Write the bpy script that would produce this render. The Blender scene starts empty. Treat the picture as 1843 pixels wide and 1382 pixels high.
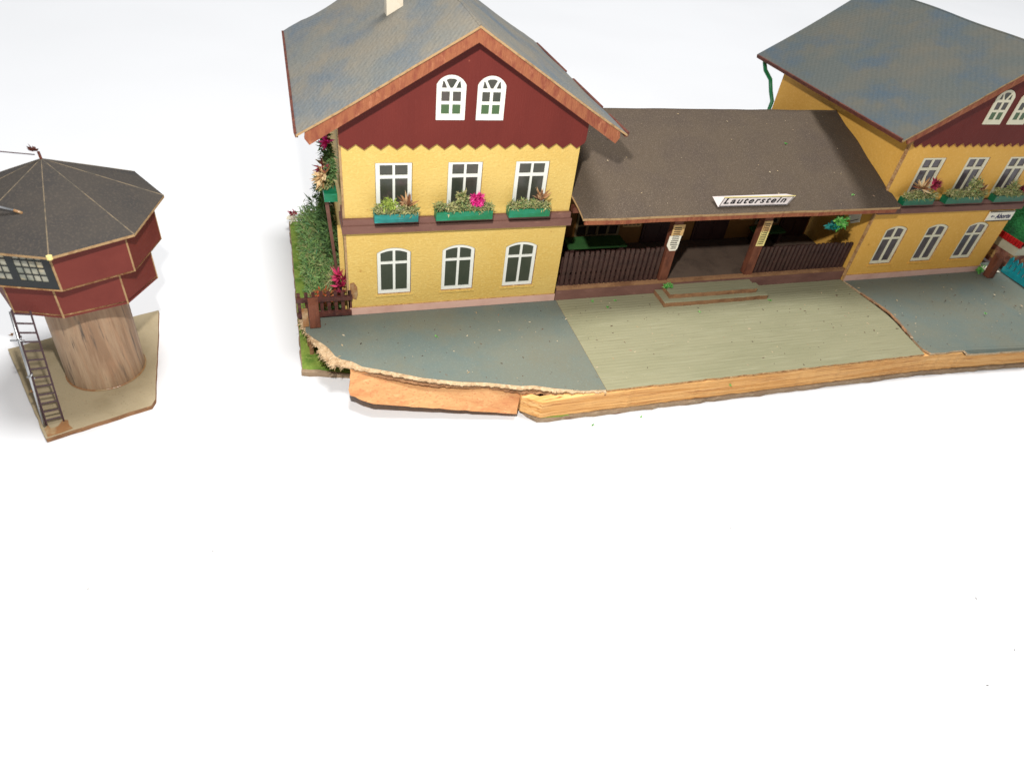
import bpy, math, random
from mathutils import Vector, Matrix, noise
from mathutils.geometry import tessellate_polygon

S = bpy.context.scene
S.unit_settings.scale_length = 0.01          # one unit is one centimetre

# ------------------------------------------------------------------ camera
cam = bpy.data.cameras.new('camera')
cam_o = bpy.data.objects.new('camera', cam)
S.collection.objects.link(cam_o)
cr = Vector((0.95547547, -0.27456034, 0.10808902))
cu = Vector((0.10303337, 0.65370231, 0.74970489))
cf = Vector((0.27649727, 0.70518786, -0.6528854))
m3 = Matrix((cr, cu, -cf)).transposed()
cam_o.matrix_world = Matrix.Translation((-1.81898716, -26.18786406, 18.80180813)) @ m3.to_4x4()
cam.sensor_fit = 'HORIZONTAL'; cam.sensor_width = 36.0
cam.lens = 1212.7973 / 1843.0 * 36.0
cam.clip_start = 0.5; cam.clip_end = 3000
cam.dof.use_dof = True
cam.dof.focus_distance = 31.5
cam.dof.aperture_fstop = cam.lens * 0.001 / 0.13
S.camera = cam_o

# ------------------------------------------------------------------ light
W = bpy.data.worlds.new('World'); S.world = W; W.use_nodes = True
bg = W.node_tree.nodes['Background']
bg.inputs[0].default_value = (0.93, 0.965, 1.0, 1); bg.inputs[1].default_value = 0.33

def area(name, loc, target, size, power, color, shape='DISK'):
    l = bpy.data.lights.new(name, 'AREA'); l.shape = shape; l.size = size
    l.energy = power; l.color = color
    o = bpy.data.objects.new(name, l); S.collection.objects.link(o)
    o.location = loc
    o.rotation_euler = (Vector(target) - Vector(loc)).to_track_quat('-Z', 'Y').to_euler()
    return o
area('flash_light', (-2, -20.5, 24), (13, 0, 2), 1.1, 11000, (1.0, 0.965, 0.92))
area('ceiling_light', (60, 45, 400), (12, 0, 0), 130, 1800000, (1.0, 0.99, 0.98))

S.view_settings.view_transform = 'Standard'; S.view_settings.look = 'None'
S.view_settings.exposure = 0.0; S.view_settings.gamma = 1.0
S.view_settings.use_curve_mapping = False
S.render.engine = 'CYCLES'

# ------------------------------------------------------------------ materials
def lin(c):
    return tuple(((v/255)/12.92 if v/255 <= .04045 else ((v/255+.055)/1.055)**2.4) for v in c) + (1,)

def M(name, base, layers=(), bumps=(), rough=.75, spec=.25, metal=0.0, island=None, coat=0.0):
    """layers: (color, scale, lo, hi, stretch, detail)   bumps: (kind, scale, distance, stretch, strength)"""
    m = bpy.data.materials.new(name); m.use_nodes = True
    nt = m.node_tree; N = nt.nodes; Lk = nt.links
    b = N['Principled BSDF']
    b.inputs['Roughness'].default_value = rough; b.inputs['Specular IOR Level'].default_value = spec
    b.inputs['Metallic'].default_value = metal; b.inputs['Coat Weight'].default_value = coat
    tc = N.new('ShaderNodeTexCoord')
    def mapped(stretch, rot=(0, 0, 0), off=0.0):
        mp = N.new('ShaderNodeMapping'); mp.inputs['Scale'].default_value = stretch
        mp.inputs['Rotation'].default_value = rot; mp.inputs['Location'].default_value = (off, off*.7, off*1.3)
        Lk.new(tc.outputs['Object'], mp.inputs['Vector']); return mp.outputs[0]
    if island:
        g = N.new('ShaderNodeNewGeometry'); r = N.new('ShaderNodeValToRGB')
        r.color_ramp.interpolation = 'LINEAR'
        el = r.color_ramp.elements
        el[0].position = 0; el[0].color = lin(island[0]); el[1].position = 1; el[1].color = lin(island[-1])
        for i, c in enumerate(island[1:-1]):
            e = el.new((i+1)/(len(island)-1)); e.color = lin(c)
        Lk.new(g.outputs['Random Per Island'], r.inputs[0]); col = r.outputs[0]
    else:
        rg = N.new('ShaderNodeRGB'); rg.outputs[0].default_value = lin(base); col = rg.outputs[0]
    for i, (c, sc, lo, hi, st, det) in enumerate(layers):
        n = N.new('ShaderNodeTexNoise'); n.inputs['Scale'].default_value = sc
        n.inputs['Detail'].default_value = det; n.inputs['Roughness'].default_value = .6
        Lk.new(mapped(st, off=3.7*i), n.inputs['Vector'])
        mr = N.new('ShaderNodeMapRange'); mr.inputs[1].default_value = lo; mr.inputs[2].default_value = hi
        Lk.new(n.outputs[0], mr.inputs[0])
        mx = N.new('ShaderNodeMix'); mx.data_type = 'RGBA'
        mx.inputs[7].default_value = lin(c)
        Lk.new(mr.outputs[0], mx.inputs[0]); Lk.new(col, mx.inputs[6]); col = mx.outputs[2]
    Lk.new(col, b.inputs['Base Color'])
    nrm = None
    for kind, sc, dist, st, stg in bumps:
        if kind == 'noise':
            t = N.new('ShaderNodeTexNoise'); t.inputs['Scale'].default_value = sc; t.inputs['Detail'].default_value = 3
            Lk.new(mapped(st), t.inputs['Vector']); h = t.outputs[0]
        elif kind == 'voronoi':
            t = N.new('ShaderNodeTexVoronoi'); t.inputs['Scale'].default_value = sc
            Lk.new(mapped(st), t.inputs['Vector']); h = t.outputs[0]
        else:                                    # 'wave' with a rotation in st
            t = N.new('ShaderNodeTexWave'); t.inputs['Scale'].default_value = sc
            t.inputs['Distortion'].default_value = 1.6; t.inputs['Detail'].default_value = 1.5
            t.inputs['Detail Scale'].default_value = 1.2
            Lk.new(mapped((1, 1, 1), rot=st), t.inputs['Vector']); h = t.outputs[0]
        bp = N.new('ShaderNodeBump'); bp.inputs['Distance'].default_value = dist; bp.inputs['Strength'].default_value = stg
        Lk.new(h, bp.inputs['Height'])
        if nrm: Lk.new(nrm, bp.inputs['Normal'])
        nrm = bp.outputs[0]
    if nrm: Lk.new(nrm, b.inputs['Normal'])
    return m

I3 = (1, 1, 1)
mt = {}
mt['table'] = M('white_table', (217, 218, 220), [((214, 215, 217), .05, .4, .7, I3, 2)], rough=.6, spec=.15)
mt['plaster'] = M('ochre_plaster', (205, 175, 100), [((199, 165, 86), .25, .35, .7, I3, 2), ((210, 182, 108), 9, .5, .75, I3, 3), ((160, 110, 54), 2.2, .68, .8, (1, 1, 1), 5)],
    [('noise', 6.5, .06, (1, 1, 1.7), .5), ('noise', 16, .03, I3, .6)], rough=.62)
mt['plaster2'] = M('ochre_plaster_deep', (218, 168, 80), [((210, 158, 70), .25, .35, .7, I3, 2), ((224, 176, 92), 9, .5, .75, I3, 3), ((160, 104, 44), 2.2, .68, .8, I3, 5)],
    [('noise', 5.5, .045, (1, 1, 1.6), .5)], rough=.65)  # deeper yellow copy of the plaster for the right house
mt['card'] = M('cut_cardboard', (178, 138, 92), [((140, 95, 58), 3, .45, .65, I3, 4), ((205, 170, 125), 9, .55, .7, I3, 3)], [('noise', 14, .04, I3, .8)], rough=.9)
mt['torn'] = M('torn_cardboard', (184, 158, 124), [((150, 120, 88), 2.5, .48, .68, I3, 5), ((200, 178, 146), 7, .5, .7, I3, 3)], [('noise', 12, .05, I3, .8)], rough=.95)
mt['red'] = M('oxblood_board', (99, 35, 28), [((92, 31, 25), .8, .4, .7, (1, 1, .3), 3), ((108, 46, 38), 9, .62, .78, (4, 4, .3), 3), ((138, 74, 56), 3.0, .76, .8, I3, 2)],
    [('noise', 14, .02, (2.2, 2.2, .05), .5)], rough=.6)
mt['barge'] = M('brown_barge_paint', (142, 86, 58), [((124, 66, 48), 2.4, .45, .62, (1.6, 1, .6), 4), ((166, 108, 78), 6, .58, .74, (1.2, 1, .5), 4)],
    [('noise', 7, .05, (3, 1, .6), .7)], rough=.7)
mt['trim'] = M('dark_red_trim', (98, 54, 42), [((78, 42, 36), 2.4, .45, .62, I3, 4), ((150, 90, 66), 6, .62, .74, I3, 4)], [('noise', 9, .03, I3, .6)], rough=.7)
mt['roof'] = M('embossed_blue_roof', (110, 112, 108), [((122, 116, 104), .42, .36, .60, (1, .8, 1), 5), ((92, 103, 112), .33, .47, .68, (1.2, .7, 1), 5), ((126, 124, 118), 18, .55, .75, I3, 2)],
    [('wave', 1.5, .03, (0, 0, .62), .2), ('wave', 1.3, .03, (0, 0, -.95), .24), ('voronoi', 4.2, .05, (1.4, .8, 1), .5), ('noise', 14, .02, I3, .5)], rough=.72)
mt['roof2'] = M('embossed_blue_roof_dark', (83, 88, 85), [((95, 92, 82), .42, .42, .66, (1, .8, 1), 5), ((68, 84, 96), .33, .5, .68, (1.2, .7, 1), 5), ((98, 98, 92), 18, .55, .75, I3, 2)],
    [('wave', 1.5, .03, (0, 0, .62), .22), ('wave', 1.3, .03, (0, 0, -.95), .22), ('voronoi', 4.5, .04, (1.4, .8, 1), .3), ('noise', 14, .02, I3, .5)], rough=.75)  # darker copy of the roof sheet for the right house
mt['felt'] = M('brown_roofing_felt', (86, 75, 63), [((75, 66, 60), .35, .42, .75, I3, 4), ((90, 80, 70), 14, .5, .75, I3, 2), ((122, 108, 95), 24, .54, .76, I3, 2)],
    [('noise', 30, .03, I3, .6)], rough=.9, spec=.1)
mt['tfelt'] = M('grey_brown_tower_felt', (66, 62, 58), [((58, 56, 55), .5, .42, .65, I3, 2), ((76, 70, 64), 13, .5, .7, I3, 2)], [('noise', 26, .02, I3, .6)], rough=.85, spec=.12)
mt['blue'] = M('slate_blue_pavement', (105, 109, 98), [((95, 106, 101), .35, .42, .65, I3, 3), ((108, 107, 92), .45, .5, .8, I3, 4), ((110, 120, 114), 14, .58, .72, I3, 3), ((100, 92, 80), 1.9, .69, .76, I3, 3)],
    [('noise', 20, .018, I3, .6)], rough=.75, spec=.2)
mt['sage'] = M('sage_ribbed_pavement', (136, 133, 106), [((129, 127, 100), .5, .42, .65, (.35, 1, 1), 4), ((116, 112, 88), 5, .58, .74, (.10, 2.6, 1), 5), ((146, 144, 118), 5, .55, .7, (.08, 3.2, 1), 4), ((120, 104, 78), 1.1, .7, .78, I3, 5)],
    [('wave', 1.5, .03, (0, 0, 1.5708), .3), ('noise', 5.5, .05, (.05, 1.9, 1), .5), ('noise', 22, .015, I3, .5)], rough=.8, spec=.18)
mt['pink'] = M('pink_plinth', (206, 168, 152), [((194, 154, 138), .9, .45, .7, I3, 3)], [('noise', 18, .012, I3, .5)], rough=.75)
mt['band'] = M('mauve_brown_band', (118, 84, 74), [((104, 72, 64), 1.2, .45, .7, (.4, 1, 1), 3), ((134, 98, 86), 6, .58, .75, (.3, 1, 1), 3)], [('noise', 12, .015, I3, .5)], rough=.7)
mt['deck'] = M('porch_floor_felt', (96, 80, 68), [((82, 68, 58), 1.0, .45, .65, I3, 4), ((112, 96, 82), 15, .55, .75, I3, 3)], [('noise', 18, .03, I3, .6)], rough=.9)
mt['edge'] = M('raw_brown_edge', (148, 110, 78), [((122, 86, 60), 2.2, .45, .65, (.5, 1, 1), 4), ((178, 132, 88), 8, .6, .75, I3, 3)], [('noise', 12, .04, I3, .8)], rough=.9)
mt['post'] = M('brown_post_paint', (112, 66, 48), [((88, 50, 38), 2, .45, .65, (1.5, 1.5, .5), 4), ((146, 86, 58), 7, .62, .75, (2, 2, .4), 3)], [('noise', 9, .03, (3, 3, .4), .6)], rough=.6)
mt['fence'] = M('dark_brown_fence', (66, 44, 40), [((52, 34, 32), 2.4, .45, .65, I3, 4), ((92, 62, 54), 9, .62, .75, I3, 3)], [('noise', 12, .02, I3, .5)], rough=.42, spec=.4)
mt['fence_l'] = M('red_brown_fence', (92, 52, 44), [((66, 38, 36), 2.4, .42, .62, I3, 4), ((130, 84, 66), 8, .62, .75, I3, 3)], [('noise', 12, .02, I3, .5)], rough=.4, spec=.45)
mt['pine'] = M('raw_pine_strip', (214, 164, 102), [((194, 138, 76), 2.6, .45, .62, (.10, 1, 2.6), 5), ((226, 182, 124), 3.2, .52, .7, (.07, 1, 3.4), 4), ((156, 98, 54), 5.5, .57, .64, (.05, 1, 3.4), 3), ((184, 106, 60), .55, .66, .74, (.4, 1, 1), 4)],
    [('noise', 5.5, .07, (.10, 1, 2.6), .8)], rough=.75)
mt['pine2'] = M('orange_pine_block', (182, 136, 90), [((172, 116, 74), 1.5, .45, .66, (.35, 1, 1.2), 6), ((196, 150, 104), 5, .55, .72, (.5, 1, 2), 5), ((170, 108, 72), 11, .56, .66, (.7, 1, 1.4), 4)],
    [('noise', 12, .03, (.5, 1, 1), .7)], rough=.8)
mt['base'] = M('grey_base_card', (150, 128, 104), [((124, 104, 84), 1.6, .45, .65, (.3, 1, 1), 5), ((168, 150, 126), 7, .55, .72, (.4, 1, 1), 3), ((104, 62, 54), 1.0, .62, .7, (.5, 1, 1), 4)], [('noise', 10, .05, (.4, 1, 1), .9)], rough=.95)
mt['lawn'] = M('green_ground_paint', (128, 150, 66), [((92, 122, 48), 1.2, .42, .62, I3, 4), ((150, 164, 86), 5, .56, .7, I3, 3)], [('noise', 14, .05, I3, .8)], rough=.95)
mt['white'] = M('white_frame', (216, 217, 208), [((206, 200, 188), 2.5, .6, .8, I3, 4)], rough=.45, spec=.35)
mt['white2'] = M('ivory_frame', (216, 210, 184), [((196, 184, 152), 2.5, .55, .8, I3, 4)], rough=.5, spec=.35)
mt['white_s'] = M('shaded_frame', (120, 104, 76), rough=.6)  # porch window frames: white darkened to paint in the porch shade
mt['pane'] = M('dark_window_film', (64, 62, 54), [((50, 56, 46), .9, .4, .7, I3, 3), ((78, 68, 66), 1.4, .55, .75, I3, 2)], [('noise', 1.2, .05, I3, .3)], rough=.28, spec=.5)
mt['pane_dk'] = M('black_window_film', (26, 22, 20), rough=.3, spec=.5)
mt['pane_g'] = M('green_window_film', (58, 63, 50), [((48, 56, 42), .9, .4, .7, I3, 3)], rough=.3, spec=.5)
mt['pane_gl'] = M('bright_green_film', (62, 88, 52), rough=.3, spec=.5)
mt['pane_sm'] = M('smoky_window_film', (84, 76, 80), [((66, 60, 62), 1.4, .45, .7, I3, 2)], rough=.22, spec=.5)
mt['door'] = M('dark_door_paint', (58, 36, 32), [((46, 28, 26), 3, .45, .7, (3, 1, .5), 3)], rough=.5)
mt['inner'] = M('ochre_wall_shaded', (128, 86, 40), [((112, 74, 34), .7, .45, .7, I3, 3)], rough=.7)  # the house yellow, darkened so the porch shade sits in the colour
mt['bench'] = M('green_bench_paint', (52, 92, 48), [((44, 80, 42), 3, .45, .7, I3, 3)], rough=.6)
mt['boxg'] = M('green_planter_paint', (18, 118, 84), [((14, 104, 62), 2.0, .42, .62, (.4, 1, 1.5), 4), ((52, 146, 118), 6, .6, .74, (.3, 1, 2), 4)], [('noise', 9, .02, (.4, 1, 2), .7)], rough=.45, spec=.4)
mt['boxt'] = M('teal_planter_paint', (22, 122, 116), [((14, 96, 92), 2.0, .42, .62, (.4, 1, 1.5), 4), ((70, 156, 152), 6, .58, .72, (.3, 1, 2.4), 4)], [('noise', 9, .02, (.4, 1, 2), .7)], rough=.45, spec=.4)
mt['boxd'] = M('dark_green_planter_paint', (12, 92, 62), [((10, 76, 52), 2.0, .42, .62, (.4, 1, 1.5), 4), ((30, 120, 84), 6, .62, .74, (.3, 1, 2), 4)], [('noise', 9, .02, (.4, 1, 2), .7)], rough=.4, spec=.45)
mt['moss'] = M('sage_moss', (0, 0, 0), island=[(104, 120, 70), (164, 158, 108), (124, 138, 76), (186, 174, 130), (92, 128, 80), (152, 140, 96)], rough=.9)
mt['lime'] = M('lime_moss', (0, 0, 0), island=[(138, 160, 66), (170, 184, 92), (112, 138, 58)], rough=.9)
mt['hedge'] = M('green_lichen', (0, 0, 0), island=[(104, 146, 84), (140, 174, 108), (118, 156, 84), (164, 176, 116), (100, 152, 104), (172, 164, 112)], rough=.95)
mt['dhedge'] = M('dark_green_lichen', (0, 0, 0), island=[(72, 106, 58), (98, 128, 74), (82, 112, 76)], rough=.95)
mt['pinkf'] = M('magenta_petal', (0, 0, 0), island=[(206, 24, 120), (232, 58, 150), (176, 14, 96), (240, 100, 170)], rough=.7)
mt['crim'] = M('crimson_petal', (0, 0, 0), island=[(158, 30, 66), (190, 56, 96), (122, 26, 50), (96, 50, 44), (170, 70, 90)], rough=.7)
mt['crim2'] = M('bright_crimson_petal', (0, 0, 0), island=[(196, 40, 96), (214, 70, 116), (150, 30, 70)], rough=.7)
mt['dry'] = M('dried_brown_petal', (0, 0, 0), island=[(128, 84, 56), (178, 134, 92), (98, 60, 46), (206, 172, 130)], rough=.85)
mt['cream'] = M('cream_petal', (0, 0, 0), island=[(206, 176, 130), (226, 204, 160), (176, 138, 92), (120, 60, 44)], rough=.85)
mt['orange'] = M('orange_sprig', (0, 0, 0), island=[(190, 84, 50), (208, 116, 70), (148, 92, 60), (120, 120, 70)], rough=.85)
mt['bright'] = M('bright_green_sprig', (0, 0, 0), island=[(70, 150, 60), (120, 186, 90), (44, 128, 50), (150, 200, 120)], rough=.8)
mt['wood_t'] = M('walnut_cylinder', (168, 142, 115), [((138, 110, 86), 1.3, .42, .62, (1.6, 1.6, .12), 5), ((86, 76, 68), 3.4, .57, .70, (1.9, 1.9, .09), 4), ((162, 130, 102), 2.8, .55, .7, (1.5, 1.5, .1), 4), ((172, 132, 102), .5, .55, .8, I3, 2)],
    [('noise', 9, .03, (2, 2, .12), .6)], rough=.6)
mt['tseam'] = M('dull_seam', (122, 108, 88), [((88, 82, 72), 2.5, .45, .6, I3, 3)], rough=.9)
mt['tbase'] = M('olive_tower_card', (162, 148, 120), [((152, 138, 110), .8, .45, .65, I3, 4), ((112, 96, 74), 13, .64, .72, I3, 3)], [('noise', 22, .015, I3, .5)], rough=.8)
mt['glue'] = M('orange_glue', (146, 104, 66), [((160, 134, 98), 2.2, .5, .65, I3, 4)], [('noise', 6, .05, I3, .8)], rough=.3, spec=.5)
mt['tred'] = M('tower_red_board', (108, 46, 38), [((100, 40, 33), .8, .4, .7, I3, 3)], [('noise', 12, .015, I3, .5)], rough=.65)
mt['tan'] = M('tan_card_edge', (164, 134, 96), [((138, 106, 74), 4, .5, .68, I3, 3)], [('noise', 14, .03, I3, .7)], rough=.9)
mt['black'] = M('black_ink', (22, 20, 24), rough=.6)
mt['navy'] = M('navy_ink', (40, 40, 84), rough=.6)
mt['blackm'] = M('black_window_bars', (24, 28, 28), rough=.4, spec=.4)
mt['tpane'] = M('tan_lattice_film', (166, 162, 144), [((112, 116, 104), 1.2, .4, .62, I3, 3), ((196, 176, 132), 1.6, .55, .72, I3, 2)], rough=.4, spec=.5)
mt['ladder'] = M('dark_plum_ladder', (70, 50, 54), rough=.5)
mt['steel'] = M('bare_steel', (176, 178, 180), rough=.32, metal=.9)
mt['paper'] = M('white_printed_card', (218, 208, 204), [((204, 192, 188), 2, .5, .7, I3, 3)], rough=.6)
mt['paperw'] = M('bright_card', (232, 226, 208), rough=.6)
mt['papert'] = M('tan_printed_card', (206, 170, 116), [((186, 142, 88), 3, .45, .7, I3, 3)], rough=.6)
mt['papery'] = M('yellowed_label_edge', (226, 208, 136), rough=.6)
mt['chim'] = M('cream_chimney', (222, 212, 192), [((206, 192, 168), 1.5, .5, .7, I3, 3)], rough=.7)
mt['pipe'] = M('green_pipe_paint', (22, 116, 70), rough=.4, spec=.45)
mt['turq'] = M('turquoise_plastic', (20, 150, 160), [((16, 120, 132), 1.5, .45, .7, I3, 3)], rough=.35, spec=.5)
mt['scar'] = M('scarlet_strip', (196, 34, 34), [((150, 24, 26), 3, .45, .7, (1, 3, 1), 3)], rough=.6)
mt['cwall'] = M('cream_wall', (196, 192, 168), [((180, 172, 146), 1, .45, .7, I3, 3)], rough=.8)
mt['stone'] = M('pink_brown_stones', (146, 100, 84), [((110, 70, 58), 1.8, .45, .6, I3, 3), ((186, 150, 96), 1.5, .58, .66, I3, 3)], [('voronoi', 2.4, .12, I3, 1)], rough=.9)
mt['groof'] = M('mossy_green_roof', (26, 92, 46), [((16, 62, 30), .8, .45, .6, I3, 4), ((44, 120, 60), 2, .55, .7, I3, 4)], [('noise', 8, .08, I3, .8)], rough=.85)
mt['dust_d'] = M('dark_crumb', (0, 0, 0), island=[(66, 50, 42), (104, 84, 66), (48, 40, 38)], rough=.95)
mt['dust_l'] = M('pale_crumb', (0, 0, 0), island=[(190, 168, 132), (150, 130, 100), (206, 190, 160), (124, 88, 70)], rough=.95)
mt['dust_t'] = M('grey_crumb', (0, 0, 0), island=[(120, 118, 116), (160, 158, 156), (90, 84, 80)], rough=.95)

# ------------------------------------------------------------------ mesh helpers
class MB:
    def __init__(s): s.v = []; s.f = []; s.m = []
    def add(s, vs, fs, mi=0):
        k = len(s.v); s.v += [tuple(p) for p in vs]
        for f in fs: s.f.append(tuple(i+k for i in f)); s.m.append(mi)
    def box(s, x0, x1, y0, y1, z0, z1, mi=0, top=None, front=None):
        vs = [(x0,y0,z0),(x1,y0,z0),(x1,y1,z0),(x0,y1,z0),(x0,y0,z1),(x1,y0,z1),(x1,y1,z1),(x0,y1,z1)]
        s.add(vs, [(0,3,2,1),(2,3,7,6),(3,0,4,7),(1,2,6,5)], mi)
        s.add([vs[i] for i in (4,5,6,7)], [(0,1,2,3)], mi if top is None else top)
        s.add([vs[i] for i in (0,1,5,4)], [(0,1,2,3)], mi if front is None else front)
    def hexa(s, b, t, mi=0, tm=None):            # bottom 4 pts, top 4 pts (counter-clockwise from above)
        s.add(list(b)+list(t), [(0,3,2,1),(0,1,5,4),(1,2,6,5),(2,3,7,6),(3,0,4,7)], mi)
        s.add(list(t), [(0,1,2,3)], mi if tm is None else tm)
    def plate(s, loops, fn, d0, d1, mi=0, side=None, back=None):
        """loops of 2-D points (first = outline, others = holes); fn(u,v,d) -> 3-D"""
        side = mi if side is None else side; back = mi if back is None else back
        tri = tessellate_polygon([[Vector((u, v, 0)) for u, v in lp] for lp in loops])
        flat = [p for lp in loops for p in lp]
        s.add([fn(u, v, d0) for u, v in flat], tri, mi)
        s.add([fn(u, v, d1) for u, v in flat], [t[::-1] for t in tri], back)
        for lp in loops:
            n = len(lp)
            vs = [fn(u, v, d0) for u, v in lp] + [fn(u, v, d1) for u, v in lp]
            s.add(vs, [(i, (i+1) % n, n+(i+1) % n, n+i) for i in range(n)], side)
    def tube(s, pts, r, n=8, mi=0, cap=True):
        pts = [Vector(p) for p in pts]; rings = []
        rr = r if isinstance(r, (list, tuple)) else [r]*len(pts)
        up = None
        for i, p in enumerate(pts):
            t = (pts[min(i+1, len(pts)-1)] - pts[max(i-1, 0)]).normalized()
            if up is None: up = t.orthogonal().normalized()
            a = (up - t*up.dot(t)).normalized(); up = a; b = t.cross(a)
            rings.append([p + (a*math.cos(2*math.pi*k/n) + b*math.sin(2*math.pi*k/n))*rr[i] for k in range(n)])
        vs = [q for r_ in rings for q in r_]; fs = []
        for i in range(len(pts)-1):
            for k in range(n): fs.append((i*n+k, i*n+(k+1) % n, (i+1)*n+(k+1) % n, (i+1)*n+k))
        if cap: fs += [tuple(range(n))[::-1], tuple((len(pts)-1)*n+k for k in range(n))]
        s.add(vs, fs, mi)
    def blade(s, p, d, L, w, rnd, mi=0, bend=.3):
        d = Vector(d).normalized(); p = Vector(p)
        a = d.cross(Vector((rnd.uniform(-1, 1), rnd.uniform(-1, 1), rnd.uniform(-1, 1)))).normalized()
        n = d.cross(a)
        q1 = p + d*L*.5 + n*L*bend*.3; q2 = p + d*L + n*L*bend
        s.add([p - a*w*.3, p + a*w*.3, q1 + a*w*.5, q1 - a*w*.5, q2], [(0, 1, 2, 3), (3, 2, 4)], mi)
    def moss(s, c, rad, n, L, w, rnd, mi=0, flat=False):
        """curly strands through an ellipsoid"""
        for _ in range(n):
            while True:
                q = Vector((rnd.uniform(-1, 1), rnd.uniform(-1, 1), rnd.uniform(-1, 1)))
                if q.length < 1: break
            q = q * (0.55 + .45*rnd.random()) if q.length > .2 else q
            p = Vector((c[0]+q.x*rad[0], c[1]+q.y*rad[1], c[2]+q.z*rad[2]))
            d = Vector((rnd.gauss(0, 1), rnd.gauss(0, 1), rnd.gauss(0, .8))) + q*1.2
            s.blade(p, d, L*rnd.uniform(.5, 1.4), w*rnd.uniform(.6, 1.5), rnd, mi, rnd.uniform(-.8, .8))
    def burst(s, c, n, L, w, rnd, mi=0, up=.2, axis=(0, 0, 1), spread=1.0):
        ax = Vector(axis).normalized()
        for _ in range(n):
            d = Vector((rnd.gauss(0, 1), rnd.gauss(0, 1), rnd.gauss(0, 1))).normalized()*spread + ax*up
            if d.dot(ax) < -.1: d = d - ax*d.dot(ax)*2
            s.blade(c, d, L*rnd.uniform(.7, 1.1), w*rnd.uniform(.7, 1.2), rnd, mi, rnd.uniform(-.35, .35))
    def build(s, name, mats, parent=None, smooth=False, org=None):
        o_ = org if org is not None else ORG[0]
        me = bpy.data.meshes.new(name)
        me.from_pydata([(x-o_[0], y-o_[1], z-o_[2]) for x, y, z in s.v], [], s.f)
        for k in (mats if isinstance(mats, (list, tuple)) else [mats]): me.materials.append(mt[k] if isinstance(k, str) else k)
        me.polygons.foreach_set('material_index', s.m)
        if smooth: me.polygons.foreach_set('use_smooth', [True]*len(me.polygons))
        me.update()
        o = bpy.data.objects.new(name, me); S.collection.objects.link(o)
        if parent: o.parent = parent
        else: o.location = o_
        return o
ORG = [(0, 0, 0)]                                 # world origin of the thing being built

def thing(name, label, cat, loc=(0, 0, 0), group=None):
    o = bpy.data.objects.new(name, None); S.collection.objects.link(o)
    o.empty_display_size = .3; o.location = loc; ORG[0] = tuple(loc)
    o['label'] = label; o['category'] = cat
    if group: o['group'] = group
    return o
def tag(o, label, cat, group=None, kind=None):
    o['label'] = label; o['category'] = cat
    if group: o['group'] = group
    if kind: o['kind'] = kind
    return o
def solo(name, mb, mats, label, cat, loc, group=None, smooth=False):
    o = mb.build(name, mats, None, smooth, org=loc); return tag(o, label, cat, group)

def bevel(o, w=.02, seg=2):
    md = o.modifiers.new('bevel', 'BEVEL'); md.width = w; md.segments = seg; md.limit_method = 'ANGLE'
    return o

XZ = lambda u, v, d: (u, d, v)                    # plate facing -y
XY = lambda u, v, d: (u, v, d)                    # horizontal plate
def rect(x0, x1, z0, z1): return [(x0, z0), (x1, z0), (x1, z1), (x0, z1)]
def arch(x0, x1, z0, zs, zt, n=8):
    """rectangle with a segmental arch: zs shoulder height, zt crown height"""
    pts = [(x0, z0), (x1, z0)]
    h = zt - zs; w = (x1-x0)/2
    if h <= 1e-4: return pts + [(x1, zs), (x0, zs)]
    R = (w*w + h*h)/(2*h); cx = (x0+x1)/2; cz = zt - R
    a0 = math.asin(min(1, w/R)); 
    if h > w: a0 = math.pi - a0
    for i in range(n+1):
        a = a0 - 2*a0*i/n
        pts.append((cx + R*math.sin(a), cz + R*math.cos(a)))
    return pts
def jag(pts, step, amp, seed, closed=False):
    rnd = random.Random(seed); out = []
    m = len(pts) if closed else len(pts)-1
    for i in range(m):
        a = Vector(pts[i]); b = Vector(pts[(i+1) % len(pts)])
        n = max(1, int((b-a).length/step)); t = (b-a).normalized(); nn = Vector((-t.y, t.x))
        for k in range(n):
            q = a.lerp(b, k/n)
            if k or (i and not closed): q = q + nn*rnd.gauss(0, amp)
            out.append((q.x, q.y))
    if not closed: out.append(tuple(pts[-1]))
    return out

# ------------------------------------------------------------------ setting: white table
tb = MB(); tb.add([(-600, -300, -1.4), (700, -300, -1.4), (700, 900, -1.4), (-600, 900, -1.4)], [(0, 1, 2, 3)])
t_ = tb.build('table_surface', 'table'); t_['kind'] = 'structure'

# ------------------------------------------------------------------ base board
TORN = [(-2.29, 0.05), (-2.14, -0.74), (-1.93, -1.26), (-1.86, -1.68), (-1.62, -2.22), (-1.47, -2.82), (-1.27, -3.16), (-1.08, -3.63), (-0.91, -3.47), (-0.67, -3.62), (-0.19, -3.88), (1.13, -4.41), (2.43, -5.04), (4.0, -5.54), (5.15, -5.76), (6.5, -6.23), (7.0, -6.23), (7.89, -6.59), (9.07, -6.85), (10.12, -6.95)]
BLUE = [(-2.1, 0.0), (-2.04, -1.10), (-1.75, -1.60), (-1.45, -1.95), (-1.2, -2.3), (-.95, -2.95), (-0.72, -3.2), (-0.3, -3.4), (0.1, -3.82), (1.2, -4.30), (2.5, -4.93), (4.05, -5.43), (5.2, -5.66), (6.5, -6.08), (7.05, -6.12), (7.95, -6.48), (9.1, -6.78), (10.1, -6.9)]

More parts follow.
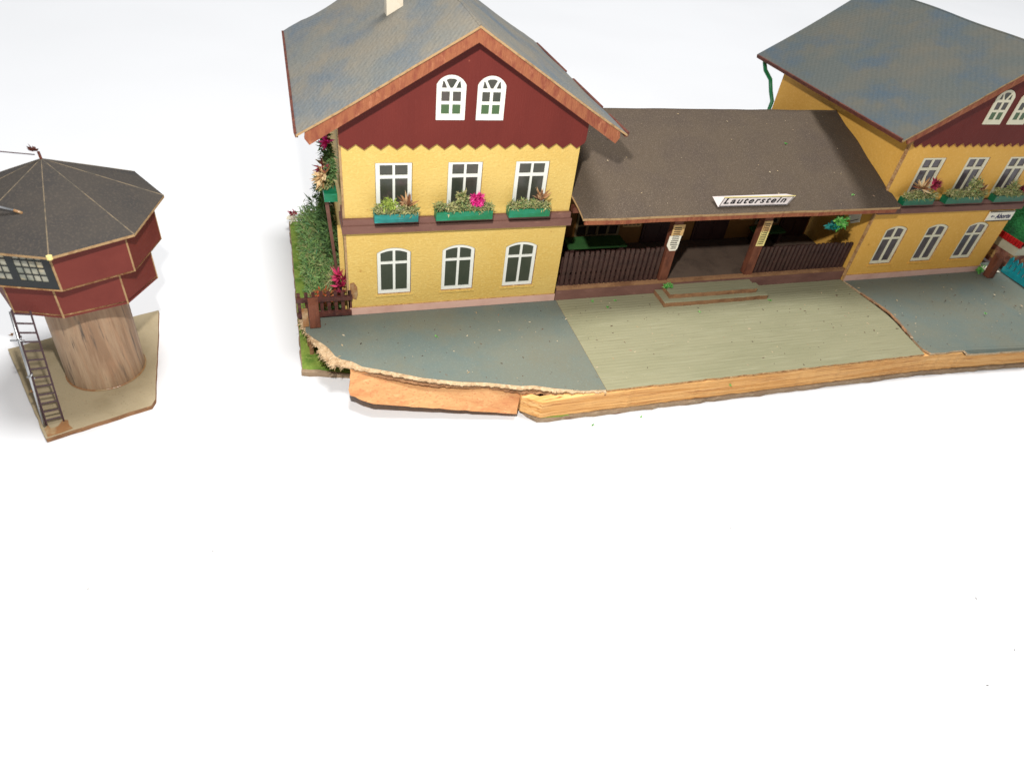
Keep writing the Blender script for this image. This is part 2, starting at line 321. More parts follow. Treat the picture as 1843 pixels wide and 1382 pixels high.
base = thing('base_board', 'grey cardboard base board with green painted left strip under the whole station', 'base board', (16, 0, -1.4))
bb = MB()
edge_f = jag([(-2.4, 11.3), (-2.42, -2.35), (-1.4, -2.62), (-.3, -2.9), (1, -3.3), (3, -4.0), (6.2, -5.4), (6.75, -6.62), (7.1, -6.98), (7.6, -7.05), (18, -7.06), (28, -7.08), (34, -7.38), (42, -7.78)], .35, .02, 5)
outl = edge_f + [(42, 11.3)]
bb.plate([outl], XY, -1.165, -1.395, 0, 0, 0)
bb.plate([jag([(-2.36, -2.2), (-1.4, -2.5), (-.4, -2.8), (1.5, -3.4), (1.5, 11.2), (-2.36, 11.2)], .3, .03, 8)], XY, -1.15, -1.163, 1)
bb.plate([jag([(6.9, -6.72), (7.3, -7.0), (8.6, -7.03), (8.4, -6.85)], .12, .02, 8)], XY, -1.15, -1.163, 1)
bb.build('board', ['base', 'lawn'], base)
st = MB()
lo = []; hi = []
rnd = random.Random(3)
# pine strip with the chewed upper edge near the right end
def topz(x):
    if 29.6 < x < 30.3: return -.10 + .0*x
    return -.115 if x < 30.3 else -.14
def topy(x): return -7.0 if x < 30.2 else -7.42
n = 140
for i in range(n+1):
    x = 6.45 + (42-6.45)*i/n
    y = -6.98 + (0 if x < 28 else -.05*(x-28)) + rnd.uniform(-.015, .015)
    if x < 7.2: y += (7.2-x)*.75
    zt = -.12 if x > 9.5 else -.12 - (9.5-x)*.055
    zb = -1.13 + rnd.uniform(-.015, .015)
    if x > 30.3: zt = -.33
    st.v += [(x, y, zb), (x, y, zt), (x, y+.42, zt), (x, y+.42, zb)]
for i in range(n):
    a = i*4; b = a+4
    for k in range(4): st.f.append((a+k, a+(k+1) % 4, b+(k+1) % 4, b+k)); st.m.append(0)
st.f += [(0, 1, 2, 3), (n*4+3, n*4+2, n*4+1, n*4)]; st.m += [0, 0]
st.build('wood_strip', 'pine', base)
# splinters at the broken left end of the strip
sp = MB(); rnd = random.Random(8)
for k in range(26):
    z = rnd.uniform(-1.05, -.3); x = 6.55 + rnd.uniform(0, .3)
    yy = -6.98 + max(0, 7.2-x)*.75 - .03
    L = rnd.uniform(.3, .9)
    sp.hexa([(x, yy-.02, z), (x+L, yy-.02-(.0), z+.01), (x+L, yy+.03, z+.01), (x, yy+.03, z)],
            [(x, yy-.01, z+.035), (x+L, yy, z+.02), (x+L, yy+.03, z+.02), (x, yy+.03, z+.035)])
# inner rails that carry the pavement
sp2 = MB()
sp2.box(-2.05, 41.5, -.6, -.15, -1.15, -.13); sp2.box(10.0, 10.3, -6.5, -.7, -1.15, -.14); sp2.box(27.5, 27.8, -6.5, -.7, -1.15, -.14)
sp2.box(-1.98, -1.8, -1.25, -.62, -1.15, -.14)
sp2.build('inner_rail', 'edge', base)

# ------------------------------------------------------------------ pavements
rndp = random.Random(12)
lb = MB()
blue_edge = jag(BLUE, .25, .018, 21)
def zwarp(x, y, d):
    # the broken front-left corner of the sheet lifts a little along the diagonal
    return (x, y, d)
lb.plate([blue_edge + [(10.13, -6.9), (10.13, -.02), (-.02, -.02), (-.02, .18), (-2.1, .18)]], XY, 0, -.09, 0, 1, 1)
o = lb.build('pavement', ['blue', 'torn']); tag(o, 'slate blue pavement with torn brown corner in front of the left house', 'pavement', 'pavements of the station', 'structure')
cb = MB()
cb.plate([jag([(10.14, -6.93), (13, -6.95), (20, -6.97), (27.6, -6.97)], .3, .015, 4) + [(27.70, -6.2), (27.84, -5.2), (27.99, -4.4), (28.04, -3.6), (27.96, -2.7), (27.76, -1.4), (27.64, -.02), (10.14, -.02)]], XY, .004, -.1, 0, 1, 1)
o = cb.build('pavement', ['sage', 'card']); tag(o, 'sage green ribbed pavement before the porch steps', 'pavement', 'pavements of the station', 'structure')
rb = MB()
Rn = [(27.68, -.02), (27.9, -1.4), (28.22, -2.7), (28.32, -3.6), (28.2, -4.4), (27.95, -5.6), (27.78, -6.6), (28.0, -7.0), (28.6, -7.02), (29.5, -7.0), (30.12, -7.04), (30.34, -7.15), (30.9, -7.2), (31.6, -7.24), (34, -7.36), (42, -7.76)]
rb.plate([jag(Rn, .25, .02, 9) + [(42, .6), (37.95, .6), (37.95, -.25), (27.68, -.25)]], lambda u, v, d: (u, v, d - (.22*min(1, max(0, (u-30.1)/.3)) if v < -7 else 0)), .03, -.08, 0, 1, 1)
o = rb.build('pavement', ['blue', 'torn']); tag(o, 'blue grey pavement with curled cracked edge in front of the right house', 'pavement', 'pavements of the station', 'structure')

# torn cardboard fringe round the broken corner: ragged fibres between the paint and the outline
fr = MB(); rnd = random.Random(31)
def ribbon(A, B, za, zb, steps, seed, mi=0, thick=.05):
    r = random.Random(seed)
    def samp(P, t):
        L = [0]
        for i in range(len(P)-1): L.append(L[-1] + (Vector(P[i+1])-Vector(P[i])).length)
        d = t*L[-1]
        for i in range(len(P)-1):
            if d <= L[i+1] or i == len(P)-2:
                k = (d-L[i])/(L[i+1]-L[i]); return Vector(P[i]).lerp(Vector(P[i+1]), k)
    cols = 5; vs = []
    for i in range(steps+1):
        a = samp(A, i/steps); b = samp(B, i/steps)
        for k in range(cols):
            q = a.lerp(b, k/(cols-1))
            j = r.gauss(0, .05) if k else 0
            dirn = (b-a).normalized() if (b-a).length > 1e-4 else Vector((0, -1))
            q = q + dirn*(r.random()**3*.06 + .09*noise.noise((q.x*4, q.y*4, seed+9)) if k == cols-1 else 0)
            nz = noise.noise((q.x*5, q.y*5, seed)) + .6*noise.noise((q.x*13, q.y*13, seed+3))
            wid = min(1, (b-a).length/.35)
            z = za + (zb-za)*(k/(cols-1)) + (.075*nz*wid + r.uniform(-.012, .012) if 0 < k else 0)
            vs.append((q.x + j*.12, q.y + j*.12, z))
    fs = []
    for i in range(steps):
        for k in range(cols-1):
            p = i*cols+k; fs.append((p, p+1, p+cols+1, p+cols))
    fr.add(vs, fs, mi)
    fr.add([(x, y, z-thick) for x, y, z in vs], [f[::-1] for f in fs], mi)
    e = [i*cols+cols-1 for i in range(steps+1)]
    fr.add([vs[i] for i in e] + [(vs[i][0], vs[i][1], vs[i][2]-thick) for i in e], [(i, i+1, steps+1+i+1, steps+1+i) for i in range(steps)], mi)
ribbon(BLUE, TORN, .004, -.06, 260, 2)
ribbon([(x+.1, y+.12) for x, y in BLUE[9:]], [(x+.02, y-.06-.07*math.sin(i*1.3)) for i, (x, y) in enumerate(TORN[10:])], -.15, -.21, 170, 7, 1, .03)
for i in range(150):                               # loose fibres
    k = rnd.randrange(0, 9); t = rnd.random()
    a = Vector(TORN[k]).lerp(Vector(TORN[k+1]), t)
    fr.blade((a.x, a.y, -.05), (-rnd.random()-.2, -rnd.random(), rnd.uniform(-.7, .5)), rnd.uniform(.08, .26), .04, rnd, 0, .5)
o = fr.build('torn_edge', ['torn', 'edge']); tag(o, 'ragged tan torn cardboard edge curling around the broken left pavement corner', 'torn edge')
cr_ = MB()
a = jag([(28.0, -1.5), (28.26, -2.7), (28.36, -3.6), (28.24, -4.5), (27.97, -5.7)], .15, .02, 6)
b = [(x-.13+.04*math.sin(i), y) for i, (x, y) in enumerate(a)]
vs = [(x, y, .036) for x, y in a] + [(x, y, .01) for x, y in b] + [(x, y, -.05) for x, y in b]
n_ = len(a); cr_.add(vs, [(i, n_+i, n_+i+1, i+1) for i in range(n_-1)] + [(n_+i, 2*n_+i, 2*n_+i+1, n_+i+1) for i in range(n_-1)])
o = cr_.build('torn_edge', 'edge'); tag(o, 'thin brown peeled edge along the crack between sage and right blue pavement', 'torn edge')

# the broken pine block lying against the torn edge
bl = MB()
P = dict(TL=(-.41, -3.72, -.13), TR=(6.54, -6.04, -.18), BL=(-.55, -4.85, -.62), N1=(.32, -5.48, -.65), BR=(6.25, -6.66, -1.06))
nb = Vector((.15, .75, .02))
f_ = [P['BL'], P['N1'], P['BR'], P['TR'], P['TL']]
# subdivide the long edges with slight chips
def seg(a, b, n, amp, r):
    return [tuple(Vector(a).lerp(Vector(b), i/n) + (Vector((r.gauss(0, amp), r.gauss(0, amp), r.gauss(0, amp))) if i else Vector())) for i in range(n)]
r_ = random.Random(2)
loop = seg(P['BL'], P['N1'], 6, .02, r_) + seg(P['N1'], P['BR'], 22, .008, r_) + seg(P['BR'], P['TR'], 4, .006, r_) + seg(P['TR'], P['TL'], 20, .006, r_) + seg(P['TL'], P['BL'], 6, .022, r_)
cen = Vector((3, -5.4, -.55)); N_ = len(loop)
bk = [tuple(Vector(p)+nb) for p in loop]
bk = [(x, y, min(z, -.22)) for x, y, z in bk]
bl.add(loop + [tuple(cen)], [(i, (i+1) % N_, N_) for i in range(N_)])
bl.add(loop + bk, [(i, N_+i, N_+(i+1) % N_, (i+1) % N_) for i in range(N_)])
solo('wood_block', bl, 'pine2', 'broken orange pine block hanging out below the torn pavement corner', 'wood block', (3, -5.4, -1.3))

# ------------------------------------------------------------------ windows
def win_ground(parent, x0, x1, z0, zs, frame='white', pane='pane_g', y=.06, broken=False, plaster='plaster'):
    zt = zs + .2; fw = .15; cx = (x0+x1)/2; tr = z0 + (zs-z0)*.74
    m = MB()
    holes = [rect(x0+fw, cx-.05, z0+fw, tr-.05), rect(cx+.06, x1-fw, z0+fw, tr-.05)]
    R = arch(x0+fw, x1-fw, tr+.06, zs-.06, zt-.13, 10)
    # split the arched light by the mullion
    top = [p for p in R[2:]]
    lft = [(x0+fw, tr+.06), (cx-.05, tr+.06)] + [(cx-.05, zt-.14)] + [p for p in top if p[0] < cx-.08]
    rgt = [(cx+.06, tr+.06), (x1-fw, tr+.06)] + [p for p in top if p[0] > cx+.09] + [(cx+.06, zt-.14)]
    m.plate([arch(x0, x1, z0, zs, zt, 10)] + holes + [lft, rgt], XZ, y, y+.06)
    w = m.build('window', [frame], parent)
    p = MB(); p.plate([arch(x0+.04, x1-.04, z0+.04, zs-.02, zt-.04, 10)], XZ, y+.065, y+.09)
    p.build('pane', pane, w)
    s = MB(); s.box(x0-.1, x1+.1, -.05, 0.05, z0-.13, z0-.06)
    s.build('sill', plaster, w)
    return w
def win_upper(parent, x0, x1, z0, z1, frame='white', pane='pane', y=.03, brk=False):
    m = MB(); fw = .17; cx = (x0+x1)/2; tr = z1 - .60
    holes = [rect(x0+fw, cx-.05, z0+fw*1.1, tr-.06), rect(cx+.05, x1-fw, z0+fw*1.1, tr-.06),
             rect(x0+fw, cx-.05, tr+.08, z1-.09), rect(cx+.05, x1-fw, tr+.08, z1-.09)]
    m.plate([rect(x0, x1, z0, z1)] + holes, XZ, y, y+.06)
    w = m.build('window', [frame], parent)
    p = MB(); p.plate([rect(x0+.04, x1-.04, z0+.04, z1-.04)], XZ, y+.065, y+.09)
    p.build('pane', pane, w)
    return w
def win_attic(parent, x0, x1, z0, zs, y, frame='white'):
    m = MB(); w_ = x1-x0; cx = (x0+x1)/2; fw = .19; zt = zs + .30
    z1 = z0+.24; z2 = z1+.36; z3 = z2+.12; z4 = z3+.36; z5 = z4+.13
    holes = [rect(x0+fw, cx-.06, z1, z2), rect(cx+.06, x1-fw, z1, z2), rect(x0+fw, cx-.06, z3, z4), rect(cx+.06, x1-fw, z3, z4)]
    # fan of three lights
    a = [(x0+fw, z5), (cx-.17, z5), (cx-.27, z5+.22), (cx-.33, z5+.27), (x0+fw+.03, z5+.14)]
    b = [(cx-.05, z5), (cx+.05, z5), (cx+.21, z5+.29), (cx+.1, z5+.34), (cx-.1, z5+.34), (cx-.21, z5+.29)]
    c = [(cx+.17, z5), (x1-fw, z5), (x1-fw-.03, z5+.14), (cx+.33, z5+.27), (cx+.27, z5+.22)]
    zt = max(zt, z5+.47)
    m.plate([arch(x0, x1, z0, zs, zt, 12)] + holes + [a, b, c], XZ, y-.04, y)
    w = m.build('window', [frame], parent)
    p = MB()
    p.plate([rect(x0+.08, x1-.08, z0+.1, z2+.05)], XZ, y-.018, y-.002, 1)
    p.plate([rect(x0+.08, x1-.08, z2+.052, zs)], XZ, y-.018, y-.002, 0)
    p.plate([[(x0+.1, zs+.002), (x1-.1, zs+.002), (cx+.2, zs+.22), (cx-.2, zs+.22)]], XZ, y-.018, y-.002, 0)
    p.build('pane', ['pane', 'pane_gl'], w)
    return w

GX = [(1.287, 2.767), (4.223, 5.708), (7.214, 8.716)]
UX = [(1.307, 2.778), (4.297, 5.742), (7.223, 8.711)]
AX = [(3.648, 4.794), (5.252, 6.378)]
AP = 12.57; EZ = 8.70; XO = 1.3
sl = (AP-EZ)/(5+XO)

def house(name, label, X, Y, right=False):
    h = thing(name, label, 'house', (X, Y, 0), 'two yellow station houses')
    ox, oy = X, Y
    D = lambda u, v, d: (ox+u, oy+d, v)
    pl = 'plaster2' if right else 'plaster'; fm = 'white2' if right else 'white'
    dz = -.03 if right else 0.0
    T = .13; depth = 11.2
    zg0, zg1 = 1.02, 3.167; zu0, zu1 = 5.18, 7.25
    low = -1.15
    # facade
    m = MB()
    gable = [(0, .35), (10, .35), (10, 9.2), (5, 12.2), (0, 9.2)]
    holes = [arch(a-.02, b+.02, zg0-.02, zg1, zg1+.24, 10) for a, b in GX] + [rect(a-.02, b+.02, zu0, zu1+.02) for a, b in UX]
    m.plate([gable] + holes, D, 0, T, 0, 1, 0)
    m.plate([rect(0, 10, -.08 if not right else -.05, .349)], D, 0, T, 0, 1, 0)
    m.build('wall', [pl, 'card'], h).name = 'front_wall'
    # other walls
    m = MB()
    zl = 9.4
    m.plate([[(T, low), (depth, low), (depth, zl), (T, zl)]], lambda u, v, d: (ox+d, oy+u, v), -.0, T, 0, 1)
    m.build('side_wall', [pl, 'card'], h)
    m = MB()
    m.plate([[(T, low), (depth, low), (depth, zl), (T, zl)]], lambda u, v, d: (ox+10+d, oy+u, v), -T, 0, 0, 1)
    m.build('side_wall', [pl, 'card'], h)
    m = MB()
    m.plate([[(T, low), (10-T, low), (10-T, 8.9), (5, 12.2), (T, 8.9)]], lambda u, v, d: (ox+u, oy+depth+d, v), -T, 0, 0, 1)
    m.build('rear_wall', [pl, 'card'], h)
    # plinth
    m = MB(); m.plate([rect(-.02, 10.02, .012, .40)], D, -.06, -.002, 0, 1)
    if right: m.box(ox+9.9, ox+10.12, oy-.06, oy+1.6, .05, .42)
    m.build('plinth', ['pink', 'card'], h)
    # string course, two steps, wrapping the corners
    m = MB()
    m.box(ox-.16, ox+10.12, oy-.22, oy-.002, 4.27, 4.62); m.box(ox-.1, ox+10.06, oy-.15, oy-.003, 4.622, 4.90)
    m.box(ox-.16, ox-.002, oy-.001, oy+(1.2 if not right else 4.5), 4.27, 4.62); m.box(ox-.1, ox-.003, oy-.001, oy+(1.2 if not right else 4.5), 4.622, 4.90)
    bevel(m.build('string_course', 'band', h), .03)
    # corner boards
    m = MB()
    for xx, s_ in ((0, -1), ):
        m.box(ox-.09, ox-.002, oy-.02, oy+.13, .3, 8.3, 0)
    if not right:
        m.box(ox-.30, ox-.10, oy+.5, oy+.75, -1.1, 4.2, 1)
        m.hexa([(ox-.40, oy+2.6, .6), (ox-.28, oy+2.6, .6), (ox-.28, oy+2.9, .6), (ox-.40, oy+2.9, .6)],
               [(ox-.70, oy+1.5, 4.9), (ox-.54, oy+1.5, 4.9), (ox-.54, oy+1.9, 4.9), (ox-.70, oy+1.9, 4.9)], 2)
    m.build('corner_board', ['card' if right else 'tan', 'plaster', 'band'], h)
    # gable board with saw-tooth hem
    teeth = 16 if not right else 19
    bot = []
    x0, x1 = -.08, 10.1
    for i in range(teeth):
        w = (x1-x0)/teeth
        bot += [(x0+w*i, 8.10), (x0+w*(i+.5), 7.88)]
    bot += [(x1, 8.10)]
    m = MB()
    rz = lambda x: EZ - .12 + (x+XO)*sl if x <= 5 else EZ - .12 + (10+XO-x)*sl
    m.plate([bot + [(x1+.05, 8.25), (x1+.05, rz(x1)), (5, rz(5)), (x0, rz(x0))]], D, -.15, -.02, 0, 1)
    m.build('gable_board', ['red', 'card'], h)
    # windows
    for i, (a, b) in enumerate(GX):
        w = win_ground_at(h, ox, oy, a, b, zg0, zg1, fm, 'pane_sm' if right else 'pane_g', pl)
    for a, b in UX: win_upper_at(h, ox, oy, a, b, zu0, zu1, fm, 'pane_sm' if right else 'pane')
    for a, b in AX: win_attic_at(h, ox, oy, a, b, 9.06, 10.39, -.15, fm)
    # barge boards
    yb0 = -.84; wv = .50
    for s_ in (-1, 1):
        m = MB()
        k = 0 if s_ < 0 else 1
        xe = 5 + s_*(5+XO)
        pts = [(5, AP-.01), (xe, EZ+.01+(.14 if not right else 0)), (xe+ s_*.04, EZ-.10), (xe - s_*.12, EZ-.34), (5, AP-wv)]
        m.plate([pts], lambda u, v, d: (ox+u, oy+d, v+dz), yb0, yb0+.11, 0, 0)
        # fine saw cuts along the upper rim
        bevel(m.build('barge_board', 'barge', h), .02)
    # roof slabs
    slr = .614 if right else .585
    depthr = 12.23; ex = 5 + XO + .32
    nrm = Vector((-sl, 0, 1)).normalized()
    for s_ in (-1, 1):
        m = MB()
        ulen = ex
        def SF(u, v, d, s_=s_):
            # u distance out from the ridge (horizontal), v depth, d thickness
            sag = -.06*math.sin(min(1, u/ex)*math.pi)
            return (ox+5+s_*(u) , oy+v, AP+.10+dz - u*slr + d + sag + .02*math.sin(v*1.1+u))
        # grid top so that the sheet is gently uneven
        nu, nv = 22, 40
        rr = random.Random(5 if s_ < 0 else 6)
        top = []
        for i in range(nu+1):
            for j in range(nv+1):
                u = ex*i/nu
                vb = depthr + (.0 if right else (-.10+.10*math.sin(u*2.3)+.16*noise.noise((u*3.1, s_, 0))))
                vf = -.92 + .012*rr.uniform(-1, 1)
                v = vf + (vb-vf)*j/nv
                lift = .0
                if s_ < 0 and not right and i >= nu-1: lift = .03*noise.noise((v*2, 0, 3))
                top.append(SF(u + (.02*noise.noise((v*4, 3, s_)) if i == nu else 0), v, .0+lift))
        Nn = len(top)
        fs = []; 
        for i in range(nu):
            for j in range(nv):
                a = i*(nv+1)+j; q = (a, a+nv+1, a+nv+2, a+1)
                fs.append(q if s_ > 0 else q[::-1])
        m.add(top, fs, 0)
        botv = [(x, y, z-.09) for x, y, z in top]
        m.add(botv, [f[::-1] for f in fs], 1)
        def rim(idx):
            vs = [top[i] for i in idx] + [botv[i] for i in idx]; L = len(idx)
            m.add(vs, [(i, i+1, L+i+1, L+i) for i in range(L-1)], 1)
        rim([i*(nv+1) for i in range(nu+1)]); rim([i*(nv+1)+nv for i in range(nu+1)]); rim([nu*(nv+1)+j for j in range(nv+1)])
        ro = m.build('roof', ['roof2' if right else 'roof', 'tan', 'trim'], h)
        # eave trim strip under the sheet edge
        t = MB()
        spans = [(-.85, depthr-.1)] if (right or s_ < 0) else [(-.85, 1.25), (2.1, 5.9), (7.0, 11.8)]
        for (a, b) in spans:
            tilt = .03 if s_ > 0 and not right else 0
            xx = 5+s_*(ex-.02)
            zt = AP+.10+dz - ex*slr
            hh = .09
            off = s_*.10
            t.hexa([(ox+xx-.05, oy+a, zt-.06-hh), (ox+xx+.05+tilt, oy+a, zt-.06-hh), (ox+xx+.05, oy+b, zt-.06-hh), (ox+xx-.05, oy+b, zt-.06-hh)],
                   [(ox+xx-.05+off*.5, oy+a, zt+.03), (ox+xx+.05+off*.5+tilt, oy+a, zt+.04), (ox+xx+.05+off*.5, oy+b, zt+.04), (ox+xx-.05+off*.5, oy+b, zt+.03)])
        t.build('eave_board', 'trim', ro)
        if s_ < 0 and not right:
            c = MB()
            cx0, cx1, cy0, cy1 = 2.62, 3.32, 5.68, 6.35
            c.box(ox+cx0, ox+cx1, oy+cy0, oy+cy1, 10.8, 14.2)
            bevel(c.build('chimney', 'chim', ro), .03)
    # ridge paper crease
    m = MB()
    n = 30
    vs = []
    for i in range(n+1):
        v = -.9 + (depthr+.8)*i/n
        z = AP+.10+dz+.016 + .02*math.sin(v*1.1)
        w1 = .05 + .02*noise.noise((v*1.7, 8, 0))
        vs += [(ox+5-w1, oy+v, z-w1*slr-.004), (ox+5, oy+v, z+.01), (ox+5+w1, oy+v, z-w1*slr-.004)]
    m.add(vs, [(i*3+k, i*3+k+1, i*3+k+4, i*3+k+3) for i in range(n) for k in (0, 1)])
    m.build('ridge_fold', 'roof2' if right else 'roof', h)
    return h
def shift_build(fn, parent, ox, oy, *a, **k):
    # window builders work in house coordinates; ORG shift turns them into local ones
    old = ORG[0]; ORG[0] = (0, 0, 0); w = fn(parent, *a, **k); ORG[0] = old; return w
def win_ground_at(h, ox, oy, a, b, z0, z1, f, p, pl): return shift_build(win_ground, h, ox, oy, a, b, z0, z1, f, p, plaster=pl)
def win_upper_at(h, ox, oy, a, b, z0, z1, f, p): return shift_build(win_upper, h, ox, oy, a, b, z0, z1, f, p)
def win_attic_at(h, ox, oy, a, b, z0, z1, y, f): return shift_build(win_attic, h, ox, oy, a, b, z0, z1, y, f)

DX = 27.67; DY = -.21
hL = house('station_house', 'yellow two storey house left of the porch with chimney and red gable', 0, 0)
hR = house('station_house', 'yellow two storey house right of the porch with green drainpipe and blurred red gable', DX, DY, True)
# drainpipe of the right house
ORG[0] = (DX, DY, 0)
m = MB(); m.tube([(26.72, 12.0, 8.3), (26.78, 12.0, 8.1), (27.0, 12.0, 7.7), (27.6, 12.0, 7.15), (28.2-.6, 11.6, 6.6), (27.62, 11.15, 6.1), (27.55, 11.1, 5.2), (27.55, 11.1, -1)], .12, 10)
m.build('drainpipe', 'pipe', hR, True)
# orange glue blot at the left house corner
ORG[0] = (0, 0, 0)
m = MB(); m.plate([[(.02, .95), (.3, .8), (.38, 1.1), (.36, 1.5), (.22, 1.75), (.05, 1.7)]], XZ, -.012, -.003)
m.build('glue_stain', 'glue', hL)

# ------------------------------------------------------------------ porch between the houses
ph = thing('porch', 'open porch hall with brown felt canopy roof, two posts and dark doors between the houses', 'porch', (18.8, 0, 0))
m = MB(); m.box(10.16, 27.6, .02, 3.9, .02, .72, 0)
m.build('floor', 'deck', ph)
m = MB(); m.box(10.05, 27.6, -.07, .018, .012, .60, 1); m.box(10.07, 27.58, -.085, .14, .602, .735, 0)
bevel(m.build('kerb', ['edge', 'band'], ph), .02)
# back wall, with door and window openings covered by parts
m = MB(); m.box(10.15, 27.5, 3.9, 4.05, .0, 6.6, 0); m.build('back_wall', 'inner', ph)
def pdoor(x0, x1):
    d = MB(); d.box(x0, x1, 3.8, 3.897, .74, 3.3); d.box(x0+.15, (x0+x1)/2-.06, 3.77, 3.799, .95, 3.1); d.box((x0+x1)/2+.06, x1-.15, 3.77, 3.799, .95, 3.1)
    d.build('door', 'door', ph)
pdoor(16.35, 18.4); pdoor(19.6, 21.8); pdoor(25.4, 27.3)
def pwin(x0, x1, z0, z1, n):
    w = MB(); holes = []
    cw = (x1-x0-.12)/n; zz = [z0+.1, z0+.62, z0+.72, z1-.1]
    for k in range(n):
        a = x0+.12+cw*k
        holes += [rect(a, a+cw-.14, zz[0], zz[1]), rect(a, a+cw-.14, zz[2], zz[3])]
    w.plate([rect(x0, x1, z0, z1)]+holes, XZ, 3.8, 3.86)
    o = w.build('window', 'white_s', ph)
    p = MB(); p.box(x0+.05, x1-.05, 3.865, 3.898, z0+.05, z1-.05); p.build('pane', 'pane_dk', o)
pwin(12.3, 14.9, 1.3, 2.9, 4); pwin(23.6, 25.2, 1.6, 2.9, 3)
# timetables on the back wall
for x0, x1, z0 in ((15.1, 16.2, 1.75), (22.5, 23.4, 1.9)):
    q = MB(); q.box(x0, x1, 3.86, 3.897, z0, z0+.9, 0)
    rr = random.Random(int(x0))
    for c in range(4):
        for k in range(7):
            q.box(x0+.08+c*(x1-x0-.1)/4, x0+.08+(c+.72)*(x1-x0-.1)/4, 3.852, 3.859, z0+.1+k*.11, z0+.145+k*.11, 1)
    q.build('timetable', ['papert', 'black'], ph)
# posts
for x0, lab in ((15.72, None), (20.9, None)):
    m = MB(); m.box(x0, x0+.50, .0, .42, .736, 5.15); bevel(m.build('post', 'post', ph), .03)
m = MB(); m.box(10.2, 27.6, -.02, .3, 4.78, 5.05); m.build('beam', 'post', ph)
# notices on the posts
def notice(x0, x1, y, z0, z1, cut, mats, rows, seed, columns=False):
    q = MB(); r = random.Random(seed)
    mid = z0 + (z1-z0)*.58
    if cut:
        q.plate([[(x0+.16, z0), (x1-.05, z0), (x1+.02, z0+.12), (x1+.05, mid), (x0-.04, mid), (x0-.06, z0+.3)]], XZ, y-.03, y-.001, 0)
        q.plate([rect(x0+.02, x1+.1, mid+.003, z1)], XZ, y-.03, y-.001, 1)
    else:
        q.plate([rect(x0, x1, z0, mid)], XZ, y-.03, y-.001, 0); q.plate([rect(x0, x1, mid+.003, z1)], XZ, y-.03, y-.001, 1)
    for k in range(rows):
        z = z0+.12+(z1-z0-.2)*k/rows
        if columns: q.box(x0+.1+r.uniform(0, .05), x1-.1, y-.034, y-.031, z, z+.045, 2)
        else: q.box(x0+.08+r.uniform(0, .04) + (.1 if z < z0+.3 and cut else 0), x1-.04-r.uniform(0, .06), y-.034, y-.031, z, z+.045, 2)
    if columns: q.box(x0+.06, x0+.08, y-.034, y-.031, z0+.08, z1-.08, 2); q.box(x1-.12, x1-.1, y-.036, y-.0345, z0+.3, z1-.3, 2)
    return q.build('notice', mats, ph)
notice(15.68, 16.24, 0, 2.5, 3.95, True, ['paperw', 'papert', 'black'], 12, 3)['label'] = 'white notice printed with short black lines'
notice(20.93, 21.42, 0, 2.5, 3.95, False, ['papery', 'papert', 'black'], 12, 4, True)['label'] = 'tan notice printed with short black lines'
# diamond plate on the side wall of the right house
m = MB(); m.plate([[(.5, 3.35), (.72, 4.2), (2.0, 4.2), (1.5, 3.4), (1.0, 3.0)]], lambda u, v, d: (27.6-d, u, v), 0, .04)
m.plate([[(.6, 3.45), (.62, 3.48), (1.1, 3.1), (1.08, 3.07)]], lambda u, v, d: (27.6-d, u, v), .041, .046, 1)
m.box(27.55, 27.556, .85, 1.25, 3.72, 3.8, 1)
m.build('wall_plate', ['paperw', 'black'], ph)
# canopy: curved felt roof
prof = [(-1.06, 5.02), (-.5, 5.38), (.2, 5.72), (1.0, 6.02), (2.0, 6.36), (3.2, 6.82), (4.4, 7.16), (5.4, 7.50), (5.8, 7.46), (8.5, 6.2), (11.0, 5.6)]
def smoothp(P, n):
    out = []
    for i in range(len(P)-1):
        p0 = P[max(i-1, 0)]; p1 = P[i]; p2 = P[i+1]; p3 = P[min(i+2, len(P)-1)]
        for k in range(n):
            t = k/n
            out.append(tuple(.5*((2*p1[j]) + (-p0[j]+p2[j])*t + (2*p0[j]-5*p1[j]+4*p2[j]-p3[j])*t*t + (-p0[j]+3*p1[j]-3*p2[j]+p3[j])*t**3) for j in (0, 1)))
    out.append(P[-1]); return out
pf = smoothp(prof, 5)
m = MB(); nx = 60; vs = []
for j, (y, z) in enumerate(pf):
    t = min(1, max(0, (.1-y)/1.1))
    xl = 10.02 + .27*t; xr = 27.655 + (.42*t if y < -.28 else 0)
    for i in range(nx+1):
        x = xl + (xr-xl)*i/nx
        wob = .02*noise.noise((x*.8, y*.8, 0)) + (.035*noise.noise((x*.45, 0, 5)) if j < 6 else 0)
        vs.append((x, y + (.012*noise.noise((x*5, 0, 0)) if j == 0 else 0), z + wob))
K = nx+1
fs = [(j*K+i, j*K+i+1, (j+1)*K+i+1, (j+1)*K+i) for j in range(len(pf)-1) for i in range(nx)]
m.add(vs, fs, 0); und = [(x, y, z-.11) for x, y, z in vs]; m.add(und, [f[::-1] for f in fs], 2)
e = list(range(K)); m.add([vs[i] for i in e]+[und[i] for i in e], [(i, K+i, K+i+1, i+1) for i in range(nx)], 1)
for c in (0, nx):
    e = [j*K+c for j in range(len(pf))]; L = len(e)
    m.add([vs[i] for i in e]+[und[i] for i in e], [(i, i+1, L+i+1, L+i) for i in range(L-1)], 1)
cn = m.build('canopy_roof', ['felt', 'tan', 'post'], ph, True)
for p in cn.data.polygons:
    if p.material_index == 1: p.use_smooth = False
m = MB()
n = 30; vs = []
for i in range(n+1):
    x = 10.42 + (27.95-10.42)*i/n; w = .035*noise.noise((x*.45, 0, 5))
    vs += [(x, -1.04, 4.70+w), (x, -1.04, 4.905+w), (x, -.92, 4.905+w), (x, -.92, 4.70+w)]
